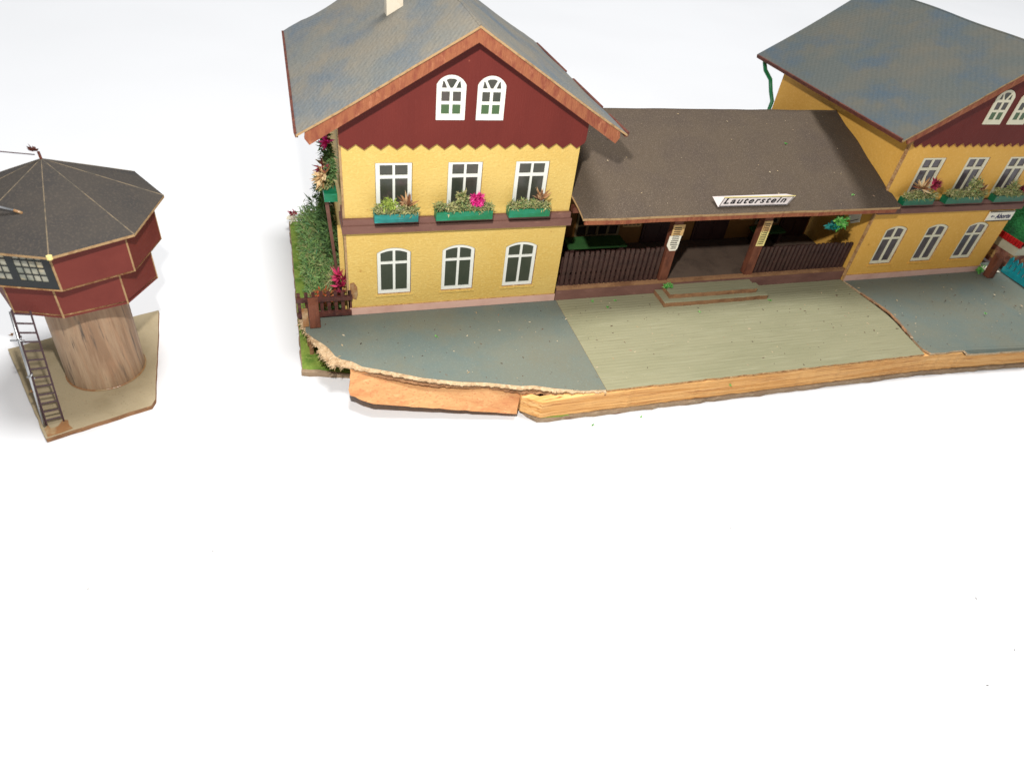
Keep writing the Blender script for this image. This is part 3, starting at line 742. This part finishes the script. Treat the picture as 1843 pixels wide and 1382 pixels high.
m.add(vs, [(i*4+k, i*4+4+k, i*4+4+(k+1) % 4, i*4+(k+1) % 4) for i in range(n) for k in range(4)] + [(0, 1, 2, 3), (n*4+3, n*4+2, n*4+1, n*4)])
m.build('eave_board', 'barge', cn)

# porch steps
stp = thing('porch_steps', 'two low sage steps with brown edges in the middle of the porch front', 'steps', (18.7, -.7, 0))
def jrect(x0, x1, y0, y1, seed): return jag([(x0, y0), (x1, y0), (x1, y1), (x0, y1)], .3, .012, seed, True)
m = MB(); m.plate([jrect(15.6, 21.8, -1.36, -.10, 1)], XY, .25, .01, 0, 1, 1); m.build('lower_step', ['sage', 'edge'], stp)
m = MB(); m.plate([jrect(16.02, 21.26, -1.0, -.10, 2)], XY, .50, .252, 0, 1, 1); m.build('upper_step', ['sage', 'edge'], stp)

# ------------------------------------------------------------------ fences
def picket_fence(name, label, x0, x1, y, z0, z1, n, mat, rails, group='picket fences', w=.6, depthdir=1, wob=.012, seed=1):
    f = thing(name, label, 'fence', ((x0+x1)/2, y, z0), group)
    r = random.Random(seed); st_ = (x1-x0)/n
    for k in range(n):
        a = x0 + st_*(k+.5) - st_*w/2 + r.uniform(-wob, wob)
        m = MB(); h = z1 + r.uniform(-.03, .03)
        m.box(a, a+st_*w, y, y+.10, z0, h); m.build('picket', mat, f)
    m = MB()
    for zr, hr in rails: m.box(x0, x1, y+.102, y+.2, z0+(z1-z0)*zr, z0+(z1-z0)*zr+hr)
    m.build('rail', mat, f)
    return f
picket_fence('picket_fence', 'dark brown close boarded fence between left house and left porch post', 10.2, 15.66, .10, .74, 2.62, 20, 'fence', [(.0, .18), (.15, .24), (.37, .85)], w=.62, seed=2)
picket_fence('picket_fence', 'dark brown close boarded fence between right porch post and right house', 21.5, 27.5, .10, .74, 2.32, 22, 'fence', [(.0, .16), (.15, .2), (.37, .7)], w=.62, seed=3)
fl = thing('picket_fence', 'short red brown open fence beside the left house corner at the garden', 'fence', (-1.1, 0, 0), 'picket fences')
r = random.Random(4)
for k in range(8):
    a = -2.28 + k*.318 + r.uniform(-.015, .015)
    m = MB(); m.box(a, a+.15, -.02, .1, .02, 1.33 + r.uniform(-.04, .03)); bevel(m.build('picket', 'fence_l', fl), .02)
m = MB(); m.box(-2.34, .12, -.16, -.022, .92, 1.12); m.box(-2.34, .05, -.16, -.022, .10, .34); bevel(m.build('rail', 'fence_l', fl), .02)

def bollard(label, x, y, h, lean, face):
    b = thing('bollard', label, 'bollard', (x, y, 0), 'square wooden bollards')
    m = MB(); m.hexa([(x-.24, y-.26, .02), (x+.24, y-.26, .02), (x+.24, y+.2, .02), (x-.24, y+.2, .02)],
                     [(x-.22+lean, y-.22, h-.12), (x+.22+lean, y-.22, h-.08), (x+.22+lean, y+.2, h), (x-.22+lean, y+.2, h)])
    bevel(m.build('post', 'post', b), .04)
    if face:
        m = MB(); m.box(x-.52, x-.26, y-.1, y+.16, .03, .85); bevel(m.build('side_block', 'glue', b), .03)
bollard('short square brown bollard with orange side block by the left garden fence', -1.62, -.62, 1.35, 0, True)
bollard('square brown bollard leaning at the right house corner', 37.95, -.85, 1.5, -.1, False)

# ------------------------------------------------------------------ benches in the porch
def bench(label, x0, x1, y0, y1, z):
    b = thing('bench', label, 'bench', ((x0+x1)/2, (y0+y1)/2, .72), 'green benches inside the porch')
    m = MB(); m.box(x0, x1, y0, y1, z-.12, z); bevel(m.build('seat', 'bench', b), .02)
    for xx in (x0+.15, x1-.35):
        m = MB(); m.box(xx, xx+.2, y0+.05, y1-.05, .73, z-.122); m.build('leg', 'fence', b)
bench('green bench beneath the porch window, its left end in the light', 11.3, 14.6, 2.05, 3.1, 1.72)
bench('dark green bench in the shade behind the right porch fence', 23.2, 25.2, 2.9, 3.7, 1.55)

# ------------------------------------------------------------------ flower boxes
def flower_box(label, x0, x1, y0, y1, z0, z1, mat, seed, extra, leaf='moss', nl=420):
    cx = (x0+x1)/2; cy = (y0+y1)/2
    b = thing('flower_box', label, 'flower box', (cx, cy, z0), 'flower boxes under the upper windows')
    m = MB()
    m.box(x0, x1, y0, y0+.07, z0, z1); m.box(x0, x1, y1-.07, y1, z0, z1)
    m.box(x0, x0+.07, y0+.071, y1-.071, z0, z1); m.box(x1-.07, x1, y0+.071, y1-.071, z0, z1)
    m.box(x0+.071, x1-.071, y0+.071, y1-.071, z0, z1-.1)
    m.build('planter', mat, b)
    r = random.Random(seed)
    m = MB(); L = x1-x0
    nb_ = max(4, int(L*2.6))
    for k in range(nb_):
        x = x0 + L*(k+.5)/nb_
        m.moss((x, cy-.05+r.uniform(-.06, .04), z1+.10+r.uniform(-.02, .08)), (.30, .29, .17+r.uniform(0, .12)), int(nl*2.2/nb_)+60, .13, .042, r)
    m.build('foliage', leaf, b)
    for kind, px, pz, size in extra:
        f = MB(); c = (x0+L*px, cy-.08, z1+pz)
        if kind == 'pink':
            for _ in range(5): f.burst((c[0]+r.uniform(-.16, .16), c[1]-.05, c[2]+r.uniform(-.12, .12)), 60, size*.62, .075, r, 0, .25, (0, -1, .35))
            f.build('flower', 'pinkf', b)
        elif kind == 'crim':
            for _ in range(3): f.burst((c[0]+r.uniform(-.08, .08), c[1], c[2]+r.uniform(-.08, .08)), 34, size*.75, .09, r, 0, .3, (.2, -.6, .6))
            f.build('flower', 'crim', b)
        elif kind == 'dry':
            f.burst(c, 26, size, .12, r, 0, 1.1, (r.uniform(-.3, .3), -.15, 1), .75); f.build('dried_flower', 'dry', b)
        elif kind == 'cream':
            f.burst(c, 34, size, .12, r, 0, .6, (-.3, -.2, .8), .9); f.build('dried_flower', 'cream', b)
        elif kind == 'lime':
            f.moss(c, (size, .25, size*.7), 220, .15, .05, r); f.build('sprig', 'lime', b)
        elif kind == 'tuft':
            f.moss(c, (size*.8, .25, size), 260, .17, .055, r); f.build('sprig', 'moss', b)
        elif kind == 'white':
            f.moss(c, (size, .14, size*.5), 40, .14, .09, r); f.build('petals', 'paperw', b)
flower_box('teal flower box with lime sprigs under the left upper window of the left house', 1.13, 2.94, -.74, -.26, 5.02, 5.38, 'boxt', 1, [('lime', .33, .36, .4), ('dry', .78, .25, .62), ('white', .55, .22, .24)])
flower_box('green flower box with bright magenta flower, middle of the left house', 3.70, 6.16, -.74, -.26, 5.02, 5.40, 'boxg', 2, [('pink', .72, .50, .45), ('tuft', .45, .55, .34)])
flower_box('green flower box with one brown dried flower beside the porch canopy, left house', 6.90, 8.78, -.74, -.26, 5.05, 5.42, 'boxg', 3, [('dry', .76, .35, .62)])
flower_box('dark green flower box with crimson flower beside the canopy, right house', 28.32, 30.30, -.92, -.5, 5.02, 5.38, 'boxd', 4, [('crim', .76, .7, .5), ('cream', .42, .5, .62)])
flower_box('dark green flower box with tall mossy tuft, middle of the right house', 31.15, 33.70, -.92, -.5, 5.02, 5.38, 'boxd', 5, [('tuft', .62, .62, .5), ('dry', .85, .3, .45)])
flower_box('dark green flower box with mauve flower at the far right of the right house', 34.55, 36.7, -.92, -.5, 5.02, 5.38, 'boxd', 6, [('crim', .82, .3, .4), ('tuft', .45, .4, .4)])
# box on the left side wall with a tall plant
b = thing('flower_box', 'flower box on the left side wall full of cream and dark dried flowers', 'flower box', (-.45, 1.9, 5.05), 'flower boxes under the upper windows')
m = MB(); m.box(-.72, -.17, 1.2, 3.0, 5.05, 5.42); m.build('planter', 'boxg', b)
r = random.Random(14)
m = MB(); m.moss((-.6, 1.9, 5.75), (.42, .8, .4), 420, .2, .06, r); m.build('foliage', 'moss', b)
m = MB()
for k in range(5): m.burst((-.75+r.uniform(-.15, .2), 1.5+r.uniform(-.4, .5), 5.9+r.uniform(-.2, .5)), 14, .5, .13, r, 0, .4, (-.6, -.4, .6))
m.build('dried_flower', 'cream', b)
m = MB(); m.burst((-.65, 1.7, 6.3), 16, .55, .1, r, 0, .5, (-.6, -.3, .5)); m.build('flower', 'crim', b)
m = MB()
for k in range(6): m.moss((-.35-.03*k, 1.7+.08*k, 6.1+.3*k), (.26, .35, .3), 130, .2, .06, r)
m.build('stem_leaves', 'dhedge', b)
m = MB(); m.burst((-.42, 1.7, 7.45), 26, .4, .1, r, 0, .4, (-.5, -.5, .4)); m.build('flower', 'pinkf', b)['label'] = 'magenta flower under the eave'

# ------------------------------------------------------------------ garden on the left
r = random.Random(17)
hd = thing('hedge', 'long mossy green hedge in the garden strip left of the left house', 'hedge', (-1.1, 5, -1.15))
m = MB()
for k in range(30):
    y = 1.6 + k*.30
    hgt = .35 + .06*k*.5 + .25*r.random()
    for xx in (-1.5, -1.0, -.5):
        m.moss((xx+r.uniform(-.2, .2)+.05, y, -1.1+hgt*.5), (.5, .5, hgt*(.8 if xx < -1.2 else 1)), 210, .22, .045, r)
m.build('foliage', 'hedge', hd)
m = MB()
for k in range(9):
    m.moss((-.45+r.uniform(-.15, .1), 5.2+k*.5, .9+.12*k), (.42, .5, .9), 200, .3, .06, r)
for k in range(7):
    m.burst((-.75-.06*k, 6.5+k*.5, 1.0), 7, .5, .06, r, 0, .6, (-.6, 0, .8))
m.build('dark_foliage', 'dhedge', hd)
# dry sprigs and orange bloom by the fence
dp = thing('garden_plant', 'tall crimson spiky plant behind the left fence at the house corner', 'plant', (-.3, .55, 0))
m = MB()
for k in range(3): m.burst((-.36+.1*k, .5, .9+.35*k), 22, .62, .1, r, 0, .9, (-.1+.15*k, -.1, 1), .7)
m.build('flower', 'crim', dp)
m = MB()
for k in range(4): m.burst((-.42, .5, 1.25+.2*k), 12, .5, .09, r, 0, .8, (-.15, -.2, 1), .7)
m.build('bright_petals', 'crim2', dp)
m = MB(); m.tube([(-.3, .55, -1.1), (-.3, .55, 1.3)], .07, 6); m.build('stem', 'ladder', dp)
og = thing('garden_plant', 'low bush of dry and orange sprigs behind the left fence', 'plant', (-1.1, .8, 0))
m = MB()
m.moss((-1.0, .75, .55), (.75, .4, .55), 420, .22, .05, r, 0)
m.build('orange_sprigs', 'orange', og)
m = MB(); m.moss((-.6, 1.1, .9), (.4, .4, .75), 260, .28, .05, r); m.build('dry_sprigs', 'moss', og)
m = MB(); m.moss((-1.7, .8, -.2), (.5, .4, .6), 200, .24, .05, r); m.build('dry_sprigs', 'moss', og)
sf = thing('garden_flower', 'tiny red and white flower at the rear left base corner', 'plant', (-2.1, 10.9, -1.15))
m = MB(); m.moss((-2.2, 10.9, -.7), (.28, .25, .2), 50, .2, .12, r); m.build('petals', 'paperw', sf)
m = MB(); m.moss((-2.1, 10.9, -.45), (.24, .22, .16), 40, .18, .1, r); m.build('bloom', 'crim', sf)

# hanging basket plant under the canopy eave
hp = thing('hanging_plant', 'bright green sprig hanging under the right half of the canopy eave', 'plant', (24.9, -.7, 4.7))
m = MB()
m.moss((24.98, -.72, 4.08), (.36, .26, .36), 150, .24, .10, r)
for k in range(8): m.burst((24.98+r.uniform(-.25, .3), -.72, 4.1+r.uniform(-.25, .4)), 6, .30, .09, r, 0, .4, (r.uniform(-1, 1), -.4, .8))
m.build('foliage', 'bright', hp)
m = MB(); m.moss((24.62, -.68, 3.86), (.24, .2, .24), 70, .2, .1, r)
m.build('dark_leaves', 'boxt', hp)
m = MB(); m.tube([(24.95, -.68, 4.1), (24.96, -.75, 4.75)], .02, 5); m.build('wire', 'ladder', hp)
tf = thing('moss_tuft', 'small bright green tuft at the left end of the porch steps', 'plant', (16.05, -.55, .25))
m = MB(); [m.burst((16.05+r.uniform(-.2, .25), -.42, .5+r.uniform(0, .2)), 10, .22, .06, r, 0, .6) for _ in range(7)]
m.build('foliage', 'bright', tf)
# ------------------------------------------------------------------ signs
def text_mesh(s, height, depth, shear=0.0, spacing=1.0):
    cu_ = bpy.data.curves.new('lettering', 'FONT'); cu_.body = s; cu_.size = 1; cu_.extrude = .5
    cu_.offset = .018; cu_.shear = shear; cu_.space_character = spacing; cu_.resolution_u = 4
    o = bpy.data.objects.new('lettering_curve', cu_); S.collection.objects.link(o)
    dg = bpy.context.evaluated_depsgraph_get(); me = bpy.data.meshes.new_from_object(o.evaluated_get(dg))
    bpy.data.objects.remove(o); bpy.data.curves.remove(cu_)
    xs = [v.co.x for v in me.vertices]; ys = [v.co.y for v in me.vertices]
    return me, min(xs), max(xs), min(ys), max(ys)
def lettering(s, parent, P0, U, V, w, h, mat, shear=0, spacing=1.0, lift=.006):
    """fits the word into the w x h box at P0 spanned by unit vectors U (right) and V (up)"""
    me, x0, x1, y0, y1 = text_mesh(s, h, .01, shear, spacing)
    U = Vector(U).normalized(); V = Vector(V).normalized(); Nn = U.cross(V).normalized()
    for v in me.vertices:
        a = (v.co.x-x0)/(x1-x0)*w; b = (v.co.y-y0)/(y1-y0)*h; c = (v.co.z+.5)*.012 + lift
        q = Vector(P0) + U*a + V*b + Nn*c - Vector(ORG[0])
        v.co = q
    me.materials.clear(); me.materials.append(mt[mat])
    o = bpy.data.objects.new('lettering', me); S.collection.objects.link(o); o.parent = parent
    return o
sg = thing('station_sign', 'long white station name sign reading Lauterstein standing on the canopy roof edge', 'sign', (19.4, -.8, 5.3))
TLp = Vector((17.42, -.80, 5.74)); TRp = Vector((21.44, -.80, 5.71)); BLp = Vector((17.22, -.84, 5.28)); BRp = Vector((21.12, -.84, 5.25))
BKl = Vector((17.02, -.45, 5.62)); BKr = Vector((21.2, -.40, 5.62))
m = MB(); m.add([TLp, TRp, BRp, BLp, BKl, BKr], [(3, 2, 1, 0), (0, 1, 5, 4), (4, 5, 2, 3), (0, 4, 3), (1, 2, 5)])
m.build('board', 'paper', sg)
m = MB()
U = (TRp-TLp).normalized(); V = (TLp-BLp); Vh = V.length; V = V.normalized(); Nn = U.cross(V).normalized()
def bar(a, b, w, lift=.006):
    a = a + Nn*lift; b = b + Nn*lift; d = (b-a).normalized(); s = Nn.cross(d)*w/2
    m.add([a-s, b-s, b+s, a+s, a-s+Nn*.006, b-s+Nn*.006, b+s+Nn*.006, a+s+Nn*.006], [(0, 3, 2, 1), (4, 5, 6, 7), (0, 1, 5, 4), (1, 2, 6, 5), (2, 3, 7, 6), (3, 0, 4, 7)])
i_ = .045
c1 = TLp + (BLp-TLp)*.08 + U*.06; c2 = TRp + (BRp-TRp)*.08 - U*.06; c3 = BRp + (TRp-BRp)*.06 - U*.05; c4 = BLp + (TLp-BLp)*.06 + U*.05
bar(c1, c2, .025); bar(c4, c3, .03); bar(c4, c1, .025); bar(c3, c2, .025)
m.build('border', 'black', sg)
m = MB()
bar(TLp + U*.0, TRp, .05, .012)
m.build('top_edge', 'papery', sg)
lettering('Lauterstein', sg, BLp + U*.18 + V*.15, U, V, 3.45, Vh*.62, 'black', .12, 1.25, .008)
ab = thing('direction_sign', 'small white sign with an arrow and the word Aborte on the right house corner', 'sign', (36.7, -.4, 3.8))
m = MB(); m.plate([rect(35.72, 37.6, 3.5, 4.1)], XZ, -.32, -.25); m.build('board', 'paperw', ab)
m = MB(); m.plate([rect(35.70, 37.62, 4.06, 4.10), ], XZ, -.345, -.322); m.plate([rect(35.70, 37.62, 3.5, 3.54)], XZ, -.345, -.322); m.build('border', 'black', ab)
lettering('Aborte', ab, (36.30, -.325, 3.65), (1, 0, 0), (0, 0, 1), 1.1, .3, 'navy', .15, 1.1)
m = MB(); m.plate([[(35.92, 3.80), (36.04, 3.88), (36.04, 3.82), (36.20, 3.82), (36.20, 3.78), (36.04, 3.78), (36.04, 3.72)]], XZ, -.332, -.325)
m.build('arrow', 'navy', ab)

# ------------------------------------------------------------------ far right: annex, turquoise fence
an = thing('annex', 'small cream annex with stone foot, scarlet strip and green roof at the right frame edge', 'annex', (41, 3, -1.15))
m = MB(); m.box(39.8, 44, -.4, 8, -.02, 1.0); m.build('stone_base', 'stone', an)
m = MB(); m.box(39.86, 44, -.35, 8, 1.002, 1.62); m.build('wall', 'cwall', an)
m = MB()
for k in range(40): m.box(39.66, 39.84, -.5+k*.21, -.34+k*.21, 1.6, 1.98)
m.box(39.72, 39.858, -.5, 8, 1.7, 1.99); m.build('strip', 'scar', an)
m = MB(); m.hexa([(39.7, -.6, 2.0), (44, -.6, 2.0), (44, 8, 2.0), (39.7, 8, 2.0)], [(40.5, -.5, 4.0), (44, -.5, 6), (44, 8, 6), (40.5, 8, 4.0)]); m.build('roof', 'groof', an)
tq = thing('turquoise_fence', 'turquoise plastic picket fence at the right frame edge', 'fence', (39.5, -3, .03))
for k in range(14):
    y = -.62 - k*.33
    m = MB(); m.plate([[(y-.12, .05), (y+.12, .05), (y+.12, .95), (y, 1.12), (y-.12, .95)]], lambda u, v, d: (39.45+d, u, v), 0, .08); m.build('picket', 'turq', tq)
m = MB(); m.box(39.531, 39.6, -5.2, -.5, .65, .8); m.box(39.40, 39.6, -5.2, -.45, .034, .36); m.build('rail', 'turq', tq)
wp = MB(); wp.plate([[(38.25, -.55), (39.2, -.6), (39.35, .1), (38.4, .2)]], XY, .06, .034); solo('white_patch', wp, 'paperw', 'flat white patch on the pavement between bollard and turquoise fence', 'paper', (38.8, -.3, .03))  # flat white piece laid on the pavement
gt = thing('moss_tuft', 'small green tuft behind the bollard at the right house corner', 'plant', (37.55, -.5, .03))
m = MB(); m.moss((37.55, -.5, .3), (.22, .15, .25), 120, .16, .06, r); m.build('foliage', 'bright', gt)

# ------------------------------------------------------------------ water tower
tw = thing('water_tower', 'octagonal red water tower with grey roof on a wooden cylinder at the left', 'water tower', (-10.3, -.8, -1.4))
bs = MB(); bs.plate([jag([(-11.78, -4.84), (-8.30, -3.56), (-8.19, -3.2), (-8.62, 3.16), (-14.29, 1.0)], .4, .012, 3, True)], XY, -1.2, -1.395, 0, 1, 1)
tbo = bs.build('base_plate', ['tbase', 'edge'], tw)
gl = MB(); gl.plate([[(-11.74, -4.74), (-11.3, -4.6), (-10.95, -4.42), (-11.12, -4.2), (-11.2, -3.92), (-11.38, -3.86), (-11.48, -4.2), (-11.72, -4.3), (-11.84, -4.1), (-11.93, -4.3)]], XY, -1.185, -1.2); gl.build('glue_stain', 'glue', tbo)
cx, cy = -10.27, -.85
def axis(z): return (cx+.006*(z+1.2), cy+.075*(z+1.2))
cyl = MB(); nn_ = 48; vs = []
zs_ = [-1.2, -1.0, 0, 1, 2, 3, 4.2]
for z in zs_:
    a_ = axis(z)
    for k in range(nn_): vs.append((a_[0]+1.47*math.cos(2*math.pi*k/nn_), a_[1]+1.47*math.sin(2*math.pi*k/nn_), z))
cyl.add(vs, [(j*nn_+k, j*nn_+(k+1) % nn_, (j+1)*nn_+(k+1) % nn_, (j+1)*nn_+k) for j in range(len(zs_)-1) for k in range(nn_)])
cyl.build('shaft', 'wood_t', tw, True)
rg = MB(); rg.tube([(cx+1.49*math.cos(a*math.pi/24), cy+1.49*math.sin(a*math.pi/24), -1.18) for a in range(-28, 10)], .035, 6); rg.build('glue_ring', 'glue', tw)
def octa(R, z, th=-1.475):
    a_ = axis(z); return [(a_[0]+R*math.cos(th+k*math.pi/4), a_[1]+R*math.sin(th+k*math.pi/4)) for k in range(8)]
RO = [(-9.72, -3.96), (-7.36, -2.63), (-6.66, .30), (-7.90, 2.45)] + octa(3.645, 5.968)[4:]
T1 = [(-9.88, -3.50), (-7.72, -2.42), (-7.04, -.14)] + octa(3.196, 4.9)[3:]
T2 = [(-10.30, -3.06), (-8.28, -2.38), (-7.42, -.70)] + octa(2.669, 3.5)[3:]
def tier(P, z0, z1, name, skip=()):
    for k in range(8):
        if k in skip: continue
        a = Vector(P[k]); b = Vector(P[(k+1) % 8]); n_ = Vector((cx, cy+.4)) - (a+b)/2; n_ = n_.normalized()*.12
        t = (b-a).normalized()*.015
        q = [(a.x+t.x, a.y+t.y), (b.x-t.x, b.y-t.y), (b.x+n_.x-t.x, b.y+n_.y-t.y), (a.x+n_.x+t.x, a.y+n_.y+t.y)]
        m = MB(); m.hexa([(x, y, z0) for x, y in q], [(x, y, z1) for x, y in q]); m.build(name, 'tred', tw)
    for k in range(8):
        m = MB(); x, y = P[k]; d = (Vector((x-cx, y-cy-.4))).normalized()
        m.tube([(x-d.x*.03, y-d.y*.03, z0-.005), (x-d.x*.03, y-d.y*.03, z1)], .042, 6)
        m.build('corner_edge', 'tan', tw)
tier(T1, 4.37, 5.93, 'upper_panel', skip=(7,))
tier(T2, 2.96, 4.42, 'lower_panel')
m = MB(); m.plate([T1], XY, 4.42, 4.36); m.plate([T2], XY, 3.1, 3.04); m.build('floor', 'card', tw)
# roof
apx = axis(7.6); A_ = (apx[0]+.02, apx[1]+.2, 7.59)
for k in range(8):
    a = RO[k]; b = RO[(k+1) % 8]
    m = MB(); m.add([(a[0], a[1], 5.97), (b[0], b[1], 5.97), A_, (a[0], a[1], 5.88), (b[0], b[1], 5.88), (A_[0], A_[1], 7.45)], [(0, 1, 2), (5, 4, 3)], 0)
    m.add([(a[0], a[1], 5.97), (b[0], b[1], 5.97), (a[0], a[1], 5.88), (b[0], b[1], 5.88)], [(0, 2, 3, 1)], 1)
    m.build('roof_panel', ['tfelt', 'tan'], tw)
for k in range(8):
    a = RO[k]; m = MB(); m.tube([(a[0], a[1], 5.957), tuple(Vector((a[0], a[1], 5.965)).lerp(Vector(A_), .5)), (A_[0], A_[1], A_[2]-.012)], [.026, .018, .016], 6)
    m.build('hip_seam', 'tseam', tw)
m = MB(); m.tube([(RO[0][0]+.02, RO[0][1]-.0, 5.9), (RO[0][0]+.02, RO[0][1]+.02, 6.03)], .09, 8); m.build('corner_knob', 'papery', tw)
# window band on the front left facet
a = Vector(T1[7]); b = Vector(T1[0]); tdir = (b-a).normalized(); nd = Vector((tdir.y, -tdir.x)); Lw = (b-a).length
def WB(u, v, d):
    q = a + tdir*u - nd*d; return (q.x, q.y, v)
m = MB()
holes = []; z0, z1 = 4.72, 5.86
cols = [(.06+i*.235, .06+i*.235+.19) for i in range(4)] + [(1.22+i*.235, 1.22+i*.235+.19) for i in range(4)]
for u0, u1 in cols:
    for j in range(4):
        za = z0+.0+j*.275; holes.append(rect(u0+.05, u1+.065, za, za+.235))
m.plate([rect(.0, Lw-.03, 4.45, 5.92)] + holes, WB, -.02, .0)
wo = m.build('window_band', 'blackm', tw)
m = MB(); m.plate([rect(.02, Lw-.05, 4.5, 5.9)], WB, .004, .03); m.build('pane', 'tpane', wo)
# weathercock / finial and rods
m = MB(); m.tube([(A_[0], A_[1], 7.55), (A_[0]-.02, A_[1]+.02, 7.82)], .05, 6)
m.burst((A_[0]-.14, A_[1], 7.86), 12, .24, .12, random.Random(5), 0, .5, (-.3, 0, 1)); m.build('finial', 'trim', tw)
m = MB(); m.tube([(A_[0]-.15, A_[1], 7.72), (A_[0]-2.5, A_[1]-.1, 8.05)], .02, 6); m.build('wire', 'ladder', tw)
m = MB(); m.tube([(-10.62, -2.12, 6.62), (-10.85, -2.10, 6.72)], .05, 8, 1); m.tube([(-10.85, -2.10, 6.72), (-12.6, -1.9, 7.25)], .045, 8, 0); m.build('rod', ['steel', 'glue'], tw, True)
# ladder
ld = MB()
LB, LT = Vector((-11.88, -4.11, -1.18)), Vector((-11.79, -3.0, 3.42)); RB, RT = Vector((-11.33, -3.96, -1.18)), Vector((-11.27, -2.96, 3.3))
ld.tube([LB, LT], .036, 6); ld.tube([RB, RT], .034, 6); ld.build('ladder_rail', 'ladder', tw)
for k in range(13):
    t = .045 + k*.077; m = MB(); m.tube([LB.lerp(LT, t), RB.lerp(RT, t)], .034, 6); m.build('rung', 'ladder', tw)
m = MB(); m.tube([LB+Vector((-.06, -.05, .02)), LB.lerp(LT, .5)+Vector((-.03, -.09, 0)), LT+Vector((-.05, -.04, -.05))], .045, 10)
for t in (.45, .76):
    c = LB.lerp(LT, t) + Vector((-.02, -.06, 0)); pts = [(c.x+.1*math.cos(a*math.pi/6), c.y+.1*math.sin(a*math.pi/6), c.z+.02*a-.1) for a in range(0, 14)]
    m.tube(pts, .022, 6)
m.tube([LB.lerp(LT, .76)+Vector((-.3, -.05, .02)), LB.lerp(LT, .76)+Vector((.15, -.1, 0))], .03, 6)
m.build('steel_rod', 'steel', tw, True)
m = MB(); m.burst(tuple(LB.lerp(LT, .32)+Vector((-.1, -.05, 0))), 10, .12, .05, random.Random(2)); m.burst(tuple(LB.lerp(LT, .8)+Vector((-.2, 0, 0))), 10, .14, .05, random.Random(3)); m.build('glue_blob', 'glue', tw)

# ------------------------------------------------------------------ crumbs and dust (uncountable)
def crumbs(name, label, n, fn, mat, smin, smax, seed):
    r = random.Random(seed); m = MB()
    for _ in range(n):
        x, y, z = fn(r); s = smin + (smax-smin)*r.random()**3
        e = s*r.uniform(.6, 2.2); a = r.uniform(0, math.pi); ca, sa = math.cos(a), math.sin(a)
        P_ = [(-e, 0, 0), (0, -s*.6, 0), (e, 0, 0), (0, s*.7, 0), (r.uniform(-.3, .3)*s, 0, s*.7)]
        m.add([(x+p*ca-q*sa, y+p*sa+q*ca, z+w) for p, q, w in P_], [(0, 1, 4), (1, 2, 4), (2, 3, 4), (3, 0, 4)])
    o = m.build(name, mat); tag(o, label, 'crumbs', None, 'stuff'); return o
def on_pave(r):
    while True:
        x = r.uniform(-1.5, 38); y = r.uniform(-6.8, -.3)
        if y > -3.5 - (x+.5)*.42 + .3 or x > 8: return x, y, .006 if x < 27.6 else .034
crumbs('debris', 'dark crumbs scattered over the pavements', 420, on_pave, 'dust_d', .012, .055, 1)
crumbs('debris', 'pale paper crumbs scattered over the pavements', 320, on_pave, 'dust_l', .010, .06, 2)
def on_table(r):
    return r.uniform(-14, 34), r.uniform(-24, -7.6), -1.398
crumbs('debris', 'tiny grey specks of dust on the white table', 70, on_table, 'dust_t', .010, .055, 3)
def on_table2(r):
    x = r.gauss(7, 3); return x, -7.5 - abs(r.gauss(0, .5)), -1.398
crumbs('debris', 'green and brown fibres fallen on the table before the wood strip', 22, on_table2, 'bright', .012, .04, 6)
def on_canopy(r):
    y = r.uniform(-.9, 5.2); x = r.uniform(11, 27)
    for i in range(len(pf)-1):
        if pf[i][0] <= y <= pf[i+1][0]:
            z = pf[i][1] + (pf[i+1][1]-pf[i][1])*(y-pf[i][0])/(pf[i+1][0]-pf[i][0]); return x, y, z+.02
    return x, y, 6
crumbs('debris', 'pale and green crumbs on the brown canopy roof', 80, on_canopy, 'dust_l', .012, .05, 4)
r = random.Random(40); m = MB()
for x, y, z in [(22.9, 2.9, 6.75), (25.3, -.4, 5.45), (12.6, -1.0, .02), (12.0, -.4, .02), (13.2, -.5, .02), (16.4, -7.05, -.5), (3.6, -2.2, .01), (17.3, -2.0, .01), (21.9, -1.5, .02), (34.2, -4.4, .04), (9.5, -7.6, -1.38), (11.9, -7.5, -1.38)]:
    m.burst((x, y, z), 7, .14, .045, r, 0, .3)
o = m.build('debris', 'bright'); tag(o, 'bright green fibres fallen on roof and pavement', 'crumbs', None, 'stuff')
